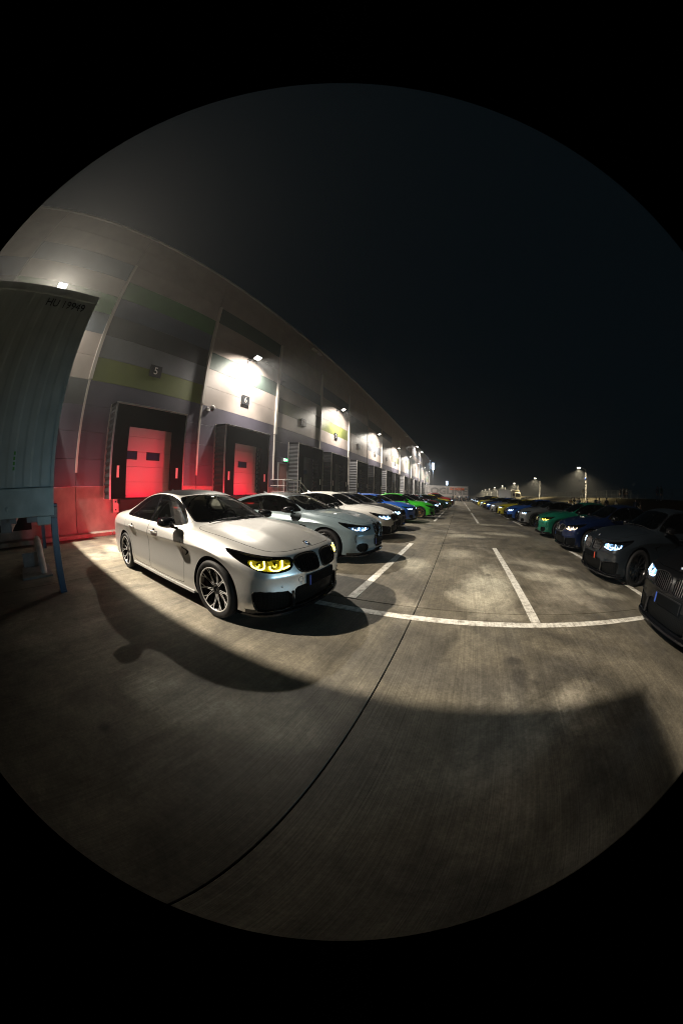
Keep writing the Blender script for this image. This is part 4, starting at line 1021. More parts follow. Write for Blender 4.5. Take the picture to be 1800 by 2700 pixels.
# security dome camera
cm = empty('security_camera', (WX, 8.25, 5.30)); tag(cm, 'white dome security camera on the wall right of dock 5', 'security camera')
M_WHITE = mat('white_enamel', (.75, .74, .72), .3, coat=.3)
mb = MB(); mb.box(0, .06, -.09, .09, -.10, .10, .01); mb.tube([(.05, 0, .05), (.2, 0, .08), (.30, 0, .06)], .03, 8); mb.build('bracket', M_WHITE, cm)
mb = MB(); mb.lathe([(0, .12), (.07, .11), (.11, .04), (.115, -.04), (.10, -.06)], 20, 'z', (.33, 0, 0)); mb.build('camera_body', M_WHITE, cm)
mb = MB(); mb.lathe([(.095, -.06), (.085, -.13), (.05, -.17), (0, -.18)], 20, 'z', (.33, 0, 0)); mb.build('camera_dome', M_TRIM, cm)
# exit door, exit sign, landing and stair
def exit_door(y, label):
    e = empty('exit_door', (WX, y, 0)); tag(e, label, 'door')
    mb = MB(); mb.box(.0, .05, -.5, -.44, 1.1, 3.24); mb.box(0, .05, .44, .5, 1.1, 3.24); mb.box(0, .05, -.44, .44, 3.18, 3.24); mb.build('door_frame', M_FLASH, e)
    mb = MB(); mb.box(.0, .03, -.435, .435, 1.1, 3.175, .004); mb.build('door_leaf', mat('rust_red_door', (.34, .17, .15), .5), e)
    mb = MB(); mb.box(.03, .07, .26, .38, 2.08, 2.12, .005); mb.build('door_handle', M_FLASH, e)
exit_door(14.58, 'reddish exit door at the stair landing below the green exit sign')
es = empty('exit_sign', (WX, 14.75, 3.43)); tag(es, 'small lit green exit sign above the stair landing door', 'exit sign')
mb = MB(); mb.box(0, .10, -.26, .26, -.12, .12, .01); mb.build('sign_box', M_HOUSE, es)
mb = MB(); mb.box(.101, .105, -.24, .24, -.10, .10); mb.build('lit_panel', emat('green_exit_panel', (.03, .75, .25), 1.6), es)
mb = MB(); W_ = emat('exit_pictogram', (.9, 1, .92), 4)
mb.box(.106, .109, -.21, -.03, -.08, .085); mb.bar((.1075, .02, 0), (.1075, .16, 0), .003, .035); mb.add([(.1075, .13, .06), (.1075, .21, 0), (.1075, .13, -.06)], [(0, 1, 2)]); mb.build('pictogram', W_, es)
M_RAIL = mat('galvanised_rail', (.55, .54, .52), .35, metal=.6)
M_STEP = mat('steel_grating', (.12, .12, .12), .6, metal=.4)
def stair(y0, label, x0=WX + .05, w=1.05):
    s_ = empty('landing_stair', (x0, y0, 0)); tag(s_, label, 'stair', 'steel stairs at the docks')
    L1 = 1.7; n = 6; run = .29; H = 1.1
    mb = MB(); mb.box(0, w, 0, L1, H - .06, H, .005); mb.build('landing', M_STEP, s_)
    for k in range(n - 1): mb = MB(); z = H - H / n * (k + 1); mb.box(.03, w - .03, L1 + run * k, L1 + run * (k + 1), z - .04, z, .004); mb.build('tread', M_STEP, s_)
    end = L1 + run * n
    for x in (.03, w - .03):
        mb = MB(); mb.bar((x, L1, H - .06), (x, end, -.02), .05, .18); mb.build('stringer', M_RAIL, s_)
        rl = MB(); r = .022
        lev = [1.02, .68, .34]
        st = 0 if x > .5 else L1 * .72
        for q, hh in enumerate(lev): rl.tube([(x, st, H + hh), (x, L1 - .05, H + hh), (x, end, hh)], r if q == 0 else .014, 8)
        for y in ([0, L1 * .62] if x > .5 else [st]) + [L1 - .02, L1 + run * 3.2, end]:
            zb = H if y <= L1 else H - H / n * ((y - L1) / run); zb = max(0, zb); top_ = 1.02 + (H if y <= L1 - .05 else H * (1 - (y - L1 + .05) / (end - L1 + .05))); rl.tube([(x, y, zb - .02), (x, y, top_)], .018, 8)
        rl.build('handrail', M_RAIL, s_)
    rl = MB()
    for hh in (1.02, .68, .34): rl.tube([(.03, .0, H + hh), (w - .03, 0, H + hh)], .018, 8)
    rl.build('end_rail', M_RAIL, s_)
    for x in (.06, w - .06):
        for y in (.06, L1 - .06): mb = MB(); mb.box(x - .03, x + .03, y - .03, y + .03, 0, H - .06); mb.build('support_post', M_RAIL, s_)
stair(13.3, 'galvanised stair with handrails by the reddish exit door'); stair(46.3, 'far steel stair with handrails seen above the green car')
# lit panels high on the far end of the wall
E_BLUE = emat('cold_lit_panel', (.55, .75, 1.0), 14)
for (x, y, z, w_, h_, lab) in ((-10.0, 104.5, 11.9, .9, 2.3, 'tall cold white lit panel at the far end of the warehouse'), (-8.1, 178, 9.0, 1.0, 2.4, 'small distant cold white lit panel beyond the truck trailer')):
    s_ = empty('lit_panel_sign', (x, y, z)); tag(s_, lab, 'lit sign')
    mb = MB(); mb.box(-w_ / 2, w_ / 2, 0, .25, -h_ / 2, h_ / 2, .02); mb.build('sign_box', M_HOUSE, s_)
    mb = MB(); mb.box(-w_ / 2 + .05, w_ / 2 - .05, -.02, -.004, -h_ / 2 + .05, h_ / 2 - .05); mb.build('lit_face', E_BLUE, s_)
    mb = MB(); mb.box(-.1, .1, .08, .2, -z, -h_ / 2); mb.build('mast', M_HOUSE, s_)
    ld = bpy.data.lights.new('panel_glow', 'AREA'); ld.shape = 'RECTANGLE'; ld.size = w_; ld.size_y = h_; ld.energy = 80000; ld.color = (.55, .75, 1.0)
    lo = bpy.data.objects.new('panel_light', ld); link(lo, s_); lo.location = (0, -.05, 0); lo.rotation_euler = (R(90), 0, 0)
# ---------------------------------------------------------------- swap body container at the far left
M_SWAP = mat('pale_grey_container_paint', (.42, .48, .475), .38, coat=.15, noise=.14, nscale=2.2, rvar=.1)
M_SWAPF = mat('container_frame_paint', (.40, .46, .45), .4, noise=.2, nscale=4)
M_BLUE = mat('blue_leg_paint', (.005, .032, .085), .35, coat=.3, noise=.25, nscale=6)
M_GREY = mat('grey_steel', (.18, .18, .18), .5, metal=.4, noise=.2)
M_INK = mat('black_lettering', (.015, .02, .022), .5)
M_GREENST = mat('green_sticker', (.10, .35, .06), .5)
sb = empty('swap_body', (-3.6, 0, 0), R(.0)); tag(sb, 'pale ribbed swap body container marked HU 19949 standing on blue legs', 'container')
SX, SY0, SY1, SZ0, SZ1 = -6.4, -2.20, .36, 1.22, 4.0
mb = MB(); mb.box(SX, -.06, SY0 + .02, SY1 - .02, SZ0 + .12, SZ1 - .02); mb.build('inner_walls', M_SWAP, sb)
# ribbed front wall
mb = MB(); v = []; ys = []
y = SY0 + .12
while y < SY1 - .14:
    ys += [(y, 0), (y + .035, -.011), (y + .14, -.011), (y + .175, 0)]; y += .26
ys = [(SY0 + .03, 0)] + ys + [(SY1 - .03, 0)]
for yy, d in ys: v += [(d - .012, yy, SZ0 + .32), (d - .012, yy, SZ1 - .10)]
mb.add(v, [(2 * i, 2 * i + 2, 2 * i + 3, 2 * i + 1) for i in range(len(ys) - 1)]); mb.build('ribbed_front_wall', M_SWAP, sb)
mb = MB(); mb.box(-.08, .004, SY0, SY1, SZ0, SZ0 + .31, .006); mb.build('lower_beam', M_SWAPF, sb)
mb = MB(); mb.box(-.08, .006, SY0, SY1, SZ1 - .11, SZ1, .01); mb.build('top_rail', M_SWAPF, sb)
for y in (SY0, SY1 - .05): mb = MB(); mb.box(-.08, .003, y, y + .05, SZ0 + .31, SZ1 - .11, .006); mb.build('corner_post', M_SWAPF, sb)
for y in (SY0 - .002, SY1 + .002 - .03):
    mb = MB(); v = []; k = 0; x = SX
    while x < -.1: v += [(x, y + (.0 if k % 2 else .03), SZ0 + .1), (x, y + (.0 if k % 2 else .03), SZ1 - .1)]; x += .16; k += 1
    mb.add(v, [(2 * i, 2 * i + 2, 2 * i + 3, 2 * i + 1) for i in range(len(v) // 2 - 1)]); mb.build('side_wall', M_SWAP, sb)
mb = MB(); mb.box(SX, 0, SY0, SY1, SZ1 - .02, SZ1 + .012); mb.build('roof_panel', M_SWAPF, sb)
for y in (SY0 + .75, SY1 - .75): mb = MB(); mb.box(SX + .1, -.15, y - .09, y + .09, SZ0 - .16, SZ0 + .12); mb.build('underframe_rail', M_GREY, sb)
for y in (SY0 + .05, SY1 - .25): mb = MB(); mb.box(-.20, .0, y, y + .2, SZ0 - .10, SZ0, .01); mb.build('corner_casting', M_SWAPF, sb)
for y, w in ((-.62, .16), (-.33, .12), (-.05, .2), (-1.1, .2)): mb = MB(); mb.box(-.06, -.005, y, y + w, SZ0 - .06, SZ0 - .004); mb.build('underside_bracket', M_GREY, sb)
t = text_obj('container_code', 'HU 19949', .165, M_INK, sb, .002); t.rotation_euler = (R(90), 0, R(90)); t.location = (.004, SY1 - .50, SZ1 - .235)
for k in range(4): mb = MB(); mb.box(-.0115, -.009, -.27, -.24, 1.72 + k * .055, 1.72 + k * .055 + .035); mb.build('green_sticker', M_GREENST, sb)
for y in (-.35, -1.45): mb = MB(); mb.lathe([(0, .016), (.02, .014), (.026, .0)], 12, 'x', (0.0, y, SZ0 + .10)); mb.build('rivet_cap', M_SWAPF, sb)
for x in (-1.15, SX + .9):
    for y, sg in ((SY1 + .11, 1), (SY0 - .11, -1)):
        l = empty('support_leg', (x, y, 0), 0, sb); l['kind'] = 'thing'
        mb = MB(); mb.box(-.07, .07, -.06, .06, .02, SZ0 + .1, .008); mb.build('leg_post', M_BLUE, l)
        mb = MB(); mb.box(-.075, .075, -.065, .065, 0, .025); mb.build('foot', M_BLUE, l)
        mb = MB(); mb.box(-.10, .10, -.10, .06, SZ0 - .10, SZ0 + .06, .01); mb.tube([(0, -.16 * sg, SZ0 + .0), (0, .06 * sg, SZ0 + .0)], .035, 10); mb.build('leg_bracket', M_GREY, l)
        mb = MB(); mb.tube([(-.02, 0, .42), (-.45, 0, 1.08)], .022, 8); mb.build('leg_brace', M_GREY, l)
        mb = MB(); mb.box(.056, .064, -.03, .03, .30, .36); mb.build('pin_plate', M_GREY, l)
# bent tube wheel guide on the ground
wg = empty('wheel_guide', (-6.35, .18, 0)); tag(wg, 'bent pale steel wheel guide on the ground behind the blue leg', 'wheel guide')
M_PALETUBE = mat('pale_scuffed_tube', (.48, .42, .40), .5, noise=.25, nscale=7)
mb = MB(); P = smooth_poly([(-1.2, -.05, .06), (-.75, -.05, .50), (-.35, -.02, .58), (.1, .0, .42), (.3, .02, .10), (.32, .02, 0)], 2, False); mb.tube([tuple(p) for p in P], .085, 12); mb.build('guide_tube', M_PALETUBE, wg)
mb = MB(); mb.box(-.45, .55, -.55, .22, 0, .035, .005); mb.box(-.42, -.36, -.5, .1, .035, .32); mb.build('base_plate', M_GREY, wg)

# ---------------------------------------------------------------- vehicles further off
M_WALLW = mat('white_trailer_curtain', (.36, .335, .32), .5, noise=.06, nscale=1.5)
M_LOGOG = mat('grey_print', (.15, .145, .14), .5); M_LOGOO = mat('orange_print', (.75, .13, .015), .5)
tr = empty('truck_trailer', (-3.6, 78, 0)); tag(tr, 'white curtain side truck trailer with orange and grey lettering across the far end', 'trailer')
mb = MB(); mb.box(-6.0, 6.0, .02, 2.5, 1.15, 4.0); mb.build('cargo_box', M_WALLW, tr)
mb = MB(); mb.box(-5.9, 5.9, -.012, .02, 1.3, 3.86); mb.build('side_curtain', M_WALLW, tr)
mb = MB(); mb.box(-6.02, 6.02, -.02, 2.52, 3.87, 4.02, .01); mb.build('roof_rail', M_FLASH, tr)
for x in (-6.03, 5.9): mb = MB(); mb.box(x, x + .13, -.025, .1, 1.1, 3.9); mb.build('corner_post', M_FLASH if x < 0 else M_GREY, tr)
mb = MB(); mb.box(-6, 6, .0, 2.5, .95, 1.15); mb.build('chassis', M_GREY, tr)
for x in (2.4, 3.7, 5.0):
    mb = MB(); mb.lathe([(.0, .02), (.30, .02), (.52, 0), (.52, .34), (0, .34)], 24, 'y', (x, .05, .52)); mb.build('wheel', M_TYRE, tr)
mb = MB(); mb.box(-4.6, 1.4, .05, .09, .45, .95); mb.build('side_guard', M_GREY, tr)
t = text_obj('curtain_lettering', 'LOGLINE', 2.35, M_LOGOG, tr, .002, .08); t.rotation_euler = (R(90), 0, 0); t.location = (-.1, -.02, 2.55); t.scale = (1.22, 1, 1)
t = text_obj('haulier_name', 'SCHERM', .95, M_LOGOO, tr, .003, False, .025); t.rotation_euler = (R(90), 0, 0); t.location = (2.9, -.115, 3.22); t.scale = (1.12, 1, 1)
# box lorry
bt = empty('box_lorry', (16.6, 86, 0), R(-58)); tag(bt, 'white box lorry with cream cab parked beyond the right car row', 'lorry')
M_CREAM = mat('cream_cab_paint', (.40, .37, .26), .35, coat=.4)
mb = MB(); mb.box(-5.4, .6, -1.25, 1.25, 1.0, 3.95, .03); mb.build('cargo_box', mat('white_box_panel', (.72, .72, .72), .45), bt)
mb = MB(); v = [(.8, -1.22, .6), (2.75, -1.22, .6), (2.85, -1.22, 1.9), (2.6, -1.18, 3.05), (2.1, -1.1, 3.5), (.8, -1.1, 3.7)]; v = v + [(x, -y, z) for x, y, z in v]
mb.add(v, [(0, 1, 2, 3, 4, 5), (11, 10, 9, 8, 7, 6)] + [(i, i + 6, (i + 1) % 6 + 6, (i + 1) % 6) for i in range(6)]); mb.build('cab', M_CREAM, bt)
mb = MB(); v = [(2.86, -1.05, 1.98), (2.86, 1.05, 1.98), (2.64, 1.05, 2.98), (2.64, -1.05, 2.98)]; mb.quad(*v); mb.build('windscreen', M_TRIM, bt)
for sg in (-1, 1):
    mb = MB(); mb.add([(1.5, sg * 1.235, 2.0), (2.6, sg * 1.235, 2.0), (2.45, sg * 1.2, 2.85), (1.5, sg * 1.2, 2.85)], [(0, 1, 2, 3)]); mb.build('side_window', M_TRIM, bt)
    mb = MB(); mb.box(2.78, 2.86, sg * .95 - .2, sg * .95 + .2, .8, 1.05, .01); mb.build('headlight', M_REFL, bt)
    mb = MB(); mb.box(2.7, 2.8, sg * 1.5 - .1, sg * 1.5 + .1, 2.1, 2.75, .02); mb.bar((2.6, sg * 1.2, 2.7), (2.75, sg * 1.5, 2.7), .04, .04); mb.build('mirror', M_TRIM, bt)
    for x in (-4.0, 1.9): mb = MB(); mb.lathe([(0, 0), (.3, .02), (.5, 0), (.5, -.3), (0, -.3)], 24, 'y', (x, sg * (1.2 if sg > 0 else .92), .5)); mb.build('wheel', M_TYRE, bt)
mb = MB(); mb.box(.85, 2.4, -1.0, 1.0, 3.6, 3.82, .03); mb.box(1.9, 2.3, -.9, .9, 3.82, 3.92, .02); mb.build('roof_deflector', M_CREAM, bt)
mb = MB(); mb.box(-5.4, 2.6, -.5, .5, .55, 1.0); mb.box(2.70, 2.83, -1.1, 1.1, .45, .75); mb.build('chassis', M_GREY, bt)

# ---------------------------------------------------------------- street lamps on the bank
M_POLE = mat('galvanised_pole', (.45, .44, .42), .4, metal=.5)
E_ST = emat('lit_street_lamp_glass', (1.0, .90, .70), 40.0)
lampname = ['nearest', 'second closest', 'third closest', 'fourth closest', 'fifth closest', 'sixth closest', 'seventh closest', 'farthest']
def bank(x): return 0 if x < 13.93 else 2.55 * ((min(x, 29) - 13.93) / 15.07) ** 1.25 + (.05 * (min(x, 38) - 29) if x > 29 else 0)
for k in range(8):
    y = 51.1 + 34.6 * k; x = 25.8
    l = empty('street_lamp', (x, y, bank(x) - .03)); z0 = 7.75 - bank(x)
    tag(l, '%s lit street lamp on a tall pole behind the right car row' % lampname[k], 'street lamp', 'street lamps along the bank')
    mb = MB(); mb.tube([(0, 0, 0), (0, 0, 1.2), (0, 0, 1.25), (0, 0, z0 - .25)], [.10, .10, .075, .05], 10); mb.build('pole', M_POLE, l)
    mb = MB(); mb.tube([(0, 0, z0 - .3), (-.5, 0, z0 - .05), (-1.3, 0, z0 + .08)], .035, 8); mb.build('arm', M_POLE, l)
    mb = MB(); mb.box(-2.1, -1.25, -.16, .16, z0 + .06, z0 + .20, .03); mb.build('lamp_head', M_HOUSE, l)
    mb = MB(); mb.box(-2.06, -1.34, -.15, .15, z0 - .10, z0 + .055, .05); mb.build('lamp_glass', E_ST, l)
    if k == 0:
        mb = MB(); mb.box(-.16, -.06, -.05, .12, 3.2, 3.5, .01); mb.build('camera_box', M_WHITE, l)
        mb = MB(); mb.lathe([(0, -.06), (.2, -.06), (.2, -.05), (0, -.05)], 20, 'y', (-.12, 0, 3.95)); mb.build('blue_plate', M_PLATEBLUE, l)
    ld = bpy.data.lights.new('street_beam', 'SPOT'); ld.energy = 15000 + 4000 * min(k, 4); ld.color = (1.0, .84, .56); ld.shadow_soft_size = .15; ld.spot_size = R(152); ld.spot_blend = .5
    lo = bpy.data.objects.new('street_light', ld); link(lo, l); lo.location = (-1.7, 0, z0 - .28); lo.rotation_euler = (0, R(0), 0)
# round traffic sign seen from behind and small white board
ts = empty('traffic_sign', (23.0, 47.0, bank(23.0) - .03)); tag(ts, 'round traffic sign seen from behind left of the nearest street lamp', 'traffic sign')
mb = MB(); mb.tube([(0, 0, 0), (0, 0, 2.2)], .035, 8); mb.build('post', M_POLE, ts)
mb = MB(); mb.lathe([(0, -.01), (.36, -.01), (.36, .012), (0, .012)], 28, 'y', (0, -.05, 2.0)); mb.build('sign_disc', M_FLASH, ts)
wb = empty('white_board', (12.0, 12.45, 0)); tag(wb, 'small blank white board on a post behind the nearest right cars', 'board')
mb = MB(); mb.tube([(0, 0, 0), (0, 0, 1.2)], .03, 8); mb.build('post', M_POLE, wb)
mb = MB(); mb.box(-.26, .26, -.035, -.015, 1.2, 1.42, .004); o = mb.build('board', M_WHITE, wb); o.rotation_euler = (0, 0, R(35))

# wire fence along the top of the bank
fe = empty('wire_fence', (32.0, 0, 0)); tag(fe, 'dark wire mesh fence with thin posts along the bank top', 'fence')
M_FENCE = mat('dark_fence_metal', (.05, .055, .05), .5, metal=.4)
zb = bank(32.0) - .05
for k in range(34): mb = MB(); y = 20 + 2.5 * k; mb.box(-.03, .03, y - .03, y + .03, zb, zb + 1.45); mb.build('fence_post', M_FENCE, fe)
for hgt in (.15, .75, 1.4): mb = MB(); mb.tube([(0, 20, zb + hgt), (0, 102.5, zb + hgt)], .012, 4); mb.build('fence_wire', M_FENCE, fe)
mb = MB()
for k in range(412): y = 20 + .2 * k; mb.box(-.004, .004, y - .004, y + .004, zb + .1, zb + 1.4)
o = mb.build('mesh_wires', M_FENCE, fe); o['kind'] = 'stuff'

# ---------------------------------------------------------------- people
SKIN = mat('skin', (.52, .33, .25), .5); HAIRD = mat('dark_hair', (.02, .014, .010), .5); SHOE_W = mat('white_shoes', (.6, .6, .6), .5); SHOE_D = mat('dark_shoes', (.02, .02, .02), .5)
def cloth(name, col): return mat(name, col, .85, noise=.15, nscale=9, bump=.2, bscale=25)
TOPS = {'black': cloth('black_jacket', (.018, .018, .02)), 'navy': cloth('navy_jacket', (.02, .035, .07)), 'beige': cloth('beige_jacket', (.48, .41, .30)), 'white': cloth('white_jacket', (.62, .60, .57)), 'grey': cloth('grey_hoodie', (.22, .22, .23)), 'green': cloth('green_jacket', (.03, .16, .12)), 'brown': cloth('brown_jacket', (.22, .13, .08)), 'pink': cloth('pale_pink_top', (.55, .40, .36))}
PANTS = {'black': cloth('black_trousers', (.015, .015, .017)), 'blue': cloth('blue_jeans', (.05, .08, .15)), 'grey': cloth('grey_trousers', (.12, .12, .125))}
def person(loc, face, top, pants, label, pose='stand', hair='short', shoes=SHOE_D, h=1.75):
    """a standing figure: one continuous skinned body (clothing by material), hair as a child"""
    k = h / 1.75
    J = {'pelvis': (0, 0, .95), 'waist': (0, 0, 1.08), 'chest': (.01, 0, 1.28), 'neckb': (0, 0, 1.44), 'neck': (.01, 0, 1.52), 'head': (.02, 0, 1.60), 'crown': (.015, 0, 1.69),
         'shl': (0, .175, 1.40), 'ell': (-.02, .235, 1.12), 'wrl': (.06, .23, .88), 'hal': (.08, .225, .79), 'shr': (0, -.175, 1.40), 'elr': (-.02, -.235, 1.12), 'wrr': (.06, -.23, .88), 'har': (.08, -.225, .79),
         'hpl': (0, .09, .92), 'knl': (.03, .105, .50), 'anl': (-.01, .115, .09), 'tol': (.16, .13, .03), 'hpr': (0, -.09, .92), 'knr': (.02, -.105, .50), 'anr': (-.03, -.115, .09), 'tor': (.14, -.13, .03)}
    Rr = {'pelvis': (.16, .115), 'waist': (.15, .105), 'chest': (.185, .12), 'neckb': (.10, .075), 'neck': (.055, .055), 'head': (.078, .092), 'crown': (.055, .062), 'shl': (.075, .075), 'ell': (.052, .052), 'wrl': (.036, .036), 'hal': (.036, .022),
          'shr': (.075, .075), 'elr': (.052, .052), 'wrr': (.036, .036), 'har': (.036, .022), 'hpl': (.098, .098), 'knl': (.066, .066), 'anl': (.05, .05), 'tol': (.042, .03), 'hpr': (.098, .098), 'knr': (.066, .066), 'anr': (.05, .05), 'tor': (.042, .03)}
    if pose == 'phone': J.update(ell=(.10, .23, 1.14), wrl=(.28, .13, 1.30), hal=(.33, .09, 1.38), elr=(.10, -.23, 1.14), wrr=(.28, -.10, 1.30), har=(.33, -.06, 1.38))
    if pose == 'point': J.update(ell=(.10, .44, 1.40), wrl=(.16, .68, 1.42), hal=(.18, .78, 1.43))
    if pose == 'pockets': J.update(ell=(-.06, .27, 1.14), wrl=(.08, .20, .98), hal=(.12, .17, .93), elr=(-.06, -.27, 1.14), wrr=(.08, -.20, .98), har=(.12, -.17, .93))
    if pose == 'walk': J.update(knl=(.16, .10, .52), anl=(.22, .11, .10), tol=(.38, .12, .04), knr=(-.06, -.10, .50), anr=(-.28, -.11, .14), tor=(-.14, -.12, .03), ell=(-.12, .22, 1.13), wrl=(-.10, .22, .90), hal=(-.09, .22, .82), elr=(.06, -.23, 1.13), wrr=(.20, -.21, .95), har=(.24, -.20, .88))
    if pose == 'sit': J.update(knl=(.45, .12, .95), anl=(.50, .12, .52), tol=(.65, .12, .47), knr=(.45, -.12, .95), anr=(.50, -.12, .52), tor=(.65, -.12, .47), ell=(.14, .26, 1.16), wrl=(.40, .17, 1.22), hal=(.46, .15, 1.24), elr=(.14, -.26, 1.16), wrr=(.40, -.17, 1.22), har=(.46, -.15, 1.24))
    names = list(J); ix = {n: i for i, n in enumerate(names)}
    E = [('pelvis', 'waist'), ('waist', 'chest'), ('chest', 'neckb'), ('neckb', 'neck'), ('neck', 'head'), ('head', 'crown'), ('chest', 'shl'), ('shl', 'ell'), ('ell', 'wrl'), ('wrl', 'hal'), ('chest', 'shr'), ('shr', 'elr'), ('elr', 'wrr'), ('wrr', 'har'), ('pelvis', 'hpl'), ('hpl', 'knl'), ('knl', 'anl'), ('anl', 'tol'), ('pelvis', 'hpr'), ('hpr', 'knr'), ('knr', 'anr'), ('anr', 'tor')]
    me = bpy.data.meshes.new('body'); me.from_pydata([tuple(c * k for c in J[n]) for n in names], [(ix[a], ix[b]) for a, b in E], [])
    o = bpy.data.objects.new('tmp', me); COL.objects.link(o)
    md = o.modifiers.new('skin', 'SKIN')
    for n in names: me.skin_vertices[0].data[ix[n]].radius = (Rr[n][0] * k, Rr[n][1] * k)
    me.skin_vertices[0].data[0].use_root = True
    sd = o.modifiers.new('sub', 'SUBSURF'); sd.levels = 1; sd.render_levels = 1
    m2 = bpy.data.meshes.new_from_object(o.evaluated_get(bpy.context.evaluated_depsgraph_get())); bpy.data.objects.remove(o)
    m2.name = 'person_body'; m2.materials.clear()
    for m_ in (TOPS[top], PANTS[pants], SKIN, shoes): m2.materials.append(m_)
    ja = [np.array(J[n]) * k for n in names]; kind = {'head': 2, 'crown': 2, 'neck': 2, 'hal': 2, 'har': 2, 'knl': 1, 'knr': 1, 'hpl': 1, 'hpr': 1, 'anl': 1, 'anr': 1, 'tol': 3, 'tor': 3, 'pelvis': 1}
    for p in m2.polygons:
        c = np.array(p.center); j = min(range(len(names)), key=lambda i: ((ja[i] - c) ** 2).sum()); mi = kind.get(names[j], 0)
        if mi == 1 and c[2] < .10 * k and pose != 'sit': mi = 3
        p.material_index = mi; p.use_smooth = True
    r = empty('person', loc, face); tag(r, label, 'person', None)
    mobj('body', m2, None, r)
    mb = MB(); hd = Vector(J['head']) * k
    if hair == 'cap': mb.lathe([(.0, .125), (.06, .115), (.092, .06), (.098, .03), (.094, .02)], 16, 'z', (hd.x - .005, 0, hd.z)); mb.box(hd.x + .06, hd.x + .17, -.07, .07, hd.z + .028, hd.z + .04, .004); mb.build('cap', M_SEATB, r)
    elif hair == 'hood': mb.lathe([(0, .145), (.07, .13), (.11, .05), (.115, -.03), (.10, -.10), (.13, -.15)], 16, 'z', (hd.x - .035, 0, hd.z)); mb.build('hood', TOPS[top], r)
    else:
        low = -.14 if hair == 'long' else -.02
        mb.lathe([(0, .13), (.06, .118), (.09, .07), (.096, .03), (.092, low)], 16, 'z', (hd.x - .022, 0, hd.z)); mb.build('hair', HAIRD, r)
    f = MB(); f.tube([(hd.x + .085, 0, hd.z + .025), (hd.x + .108, 0, hd.z - .018)], [.010, .016], 6); f.build('nose', SKIN, r)
    for sg in (-1, 1): f = MB(); f.lathe([(0, .004), (.009, .002), (.011, 0)], 8, 'x', (hd.x + .081, sg * .03, hd.z + .022)); f.build('eye', HAIRD, r)
    f = MB(); f.box(hd.x + .074, hd.x + .083, -.022, .022, hd.z - .05, hd.z - .042); f.build('mouth', mat('lips', (.35, .14, .12), .5), r)
    return r
for args in [
    ((-1.55, 68.4, 0), 1.2, 'black', 'black', 'person in black, leftmost of the group by the trailer', 'pockets'),
    ((-.98, 66.6, 0), -1.6, 'beige', 'blue', 'person in a beige jacket and blue jeans in the group before the trailer', 'stand'),
    ((-.45, 69.6, 0), 2.2, 'grey', 'black', 'person in a grey top standing right of the beige jacket by the trailer', 'stand'),
    ((.0, 66.2, 0), -2.2, 'white', 'grey', 'person in a white jacket in the middle of the group by the trailer', 'phone'),
    ((.55, 67.7, 0), 2.9, 'navy', 'black', 'person in dark navy right of the white jacket before the trailer', 'stand'),
    ((1.75, 74.5, 0), -2.6, 'black', 'black', 'person in black standing apart below the trailer right end', 'stand'),
    ((2.3, 73.4, 0), .6, 'navy', 'black', 'person in dark clothes nearest the far end of the right car row', 'walk')]: person(*args)
for (X, YX, face, top, pants, lab, pose, hair, hh) in [
    (16.5, 2.30, -2.3, 'brown', 'black', 'person in a brown jacket left of the pointing person on the bank', 'stand', 'short', 1.75),
    (16.8, 2.22, -1.8, 'black', 'black', 'person in black just left of the pointing person on the bank', 'pockets', 'cap', 1.78),
    (16.2, 2.14, -1.9, 'white', 'black', 'person in a white top pointing left with an arm stretched out', 'point', 'short', 1.78),
    (17.0, 2.11, -2.6, 'black', 'black', 'person in black close behind the pointing person', 'stand', 'short', 1.76),
    (16.5, 1.955, -2.4, 'pink', 'grey', 'person in a pale pink top at the foot of the nearest street lamp pole', 'stand', 'short', 1.70),
    (17.5, 1.80, -2.0, 'navy', 'black', 'person in navy, left one of three dark figures on the bank', 'stand', 'short', 1.78),
    (17.2, 1.745, -2.8, 'grey', 'black', 'person in grey holding a phone between dark figures on the bank', 'phone', 'short', 1.74),
    (17.0, 1.635, -2.5, 'black', 'black', 'broad person in black left of the beige hooded figure', 'pockets', 'short', 1.84),
    (17.0, 1.505, -2.7, 'beige', 'black', 'person in a beige hooded coat standing alone on the bank', 'stand', 'hood', 1.68),
    (17.0, 1.275, -2.2, 'navy', 'black', 'person in navy beside the one photographing at right', 'stand', 'short', 1.84),
    (16.4, 1.222, 2.5, 'beige', 'blue', 'person in a beige top lifting a phone with both hands', 'phone', 'long', 1.66),
    (30.5, 1.455, -2.4, 'black', 'black', 'person in black at the left of the group on the bank top', 'stand', 'short', 1.76),
    (30.5, 1.415, -2.4, 'grey', 'black', 'person in grey with a phone in the group on the bank top', 'phone', 'short', 1.76),
    (30.8, 1.395, -2.4, 'black', 'black', 'person in black between grey and white figures on the bank top', 'stand', 'cap', 1.78),
    (30.5, 1.372, -2.4, 'white', 'black', 'person in a white jacket and black trousers on the bank top', 'stand', 'short', 1.80),
    (28.6, 1.062, -2.4, 'navy', 'blue', 'person in navy, left one of the pair at far right on the bank', 'stand', 'short', 1.80),
    (28.6, 1.030, -2.4, 'green', 'blue', 'person in a green jacket, right one of the pair on the bank', 'stand', 'short', 1.78)]:
    person((X, X * YX, bank(X) - .02), face, top, pants, lab, pose, hair, SHOE_W if X > 25 else SHOE_D, hh)
for (X, Y, face, top, lab) in [(10.3, 61, -2.5, 'black', 'person in black, seen over the far dark cars of the right row'), (11.0, 55, -2.5, 'navy', 'person in navy in front of the white box lorry'), (11.6, 47, -2.6, 'brown', 'person in a brown jacket below the box lorry cab')]:
    person((X, Y, 0), face, top, 'black', lab)

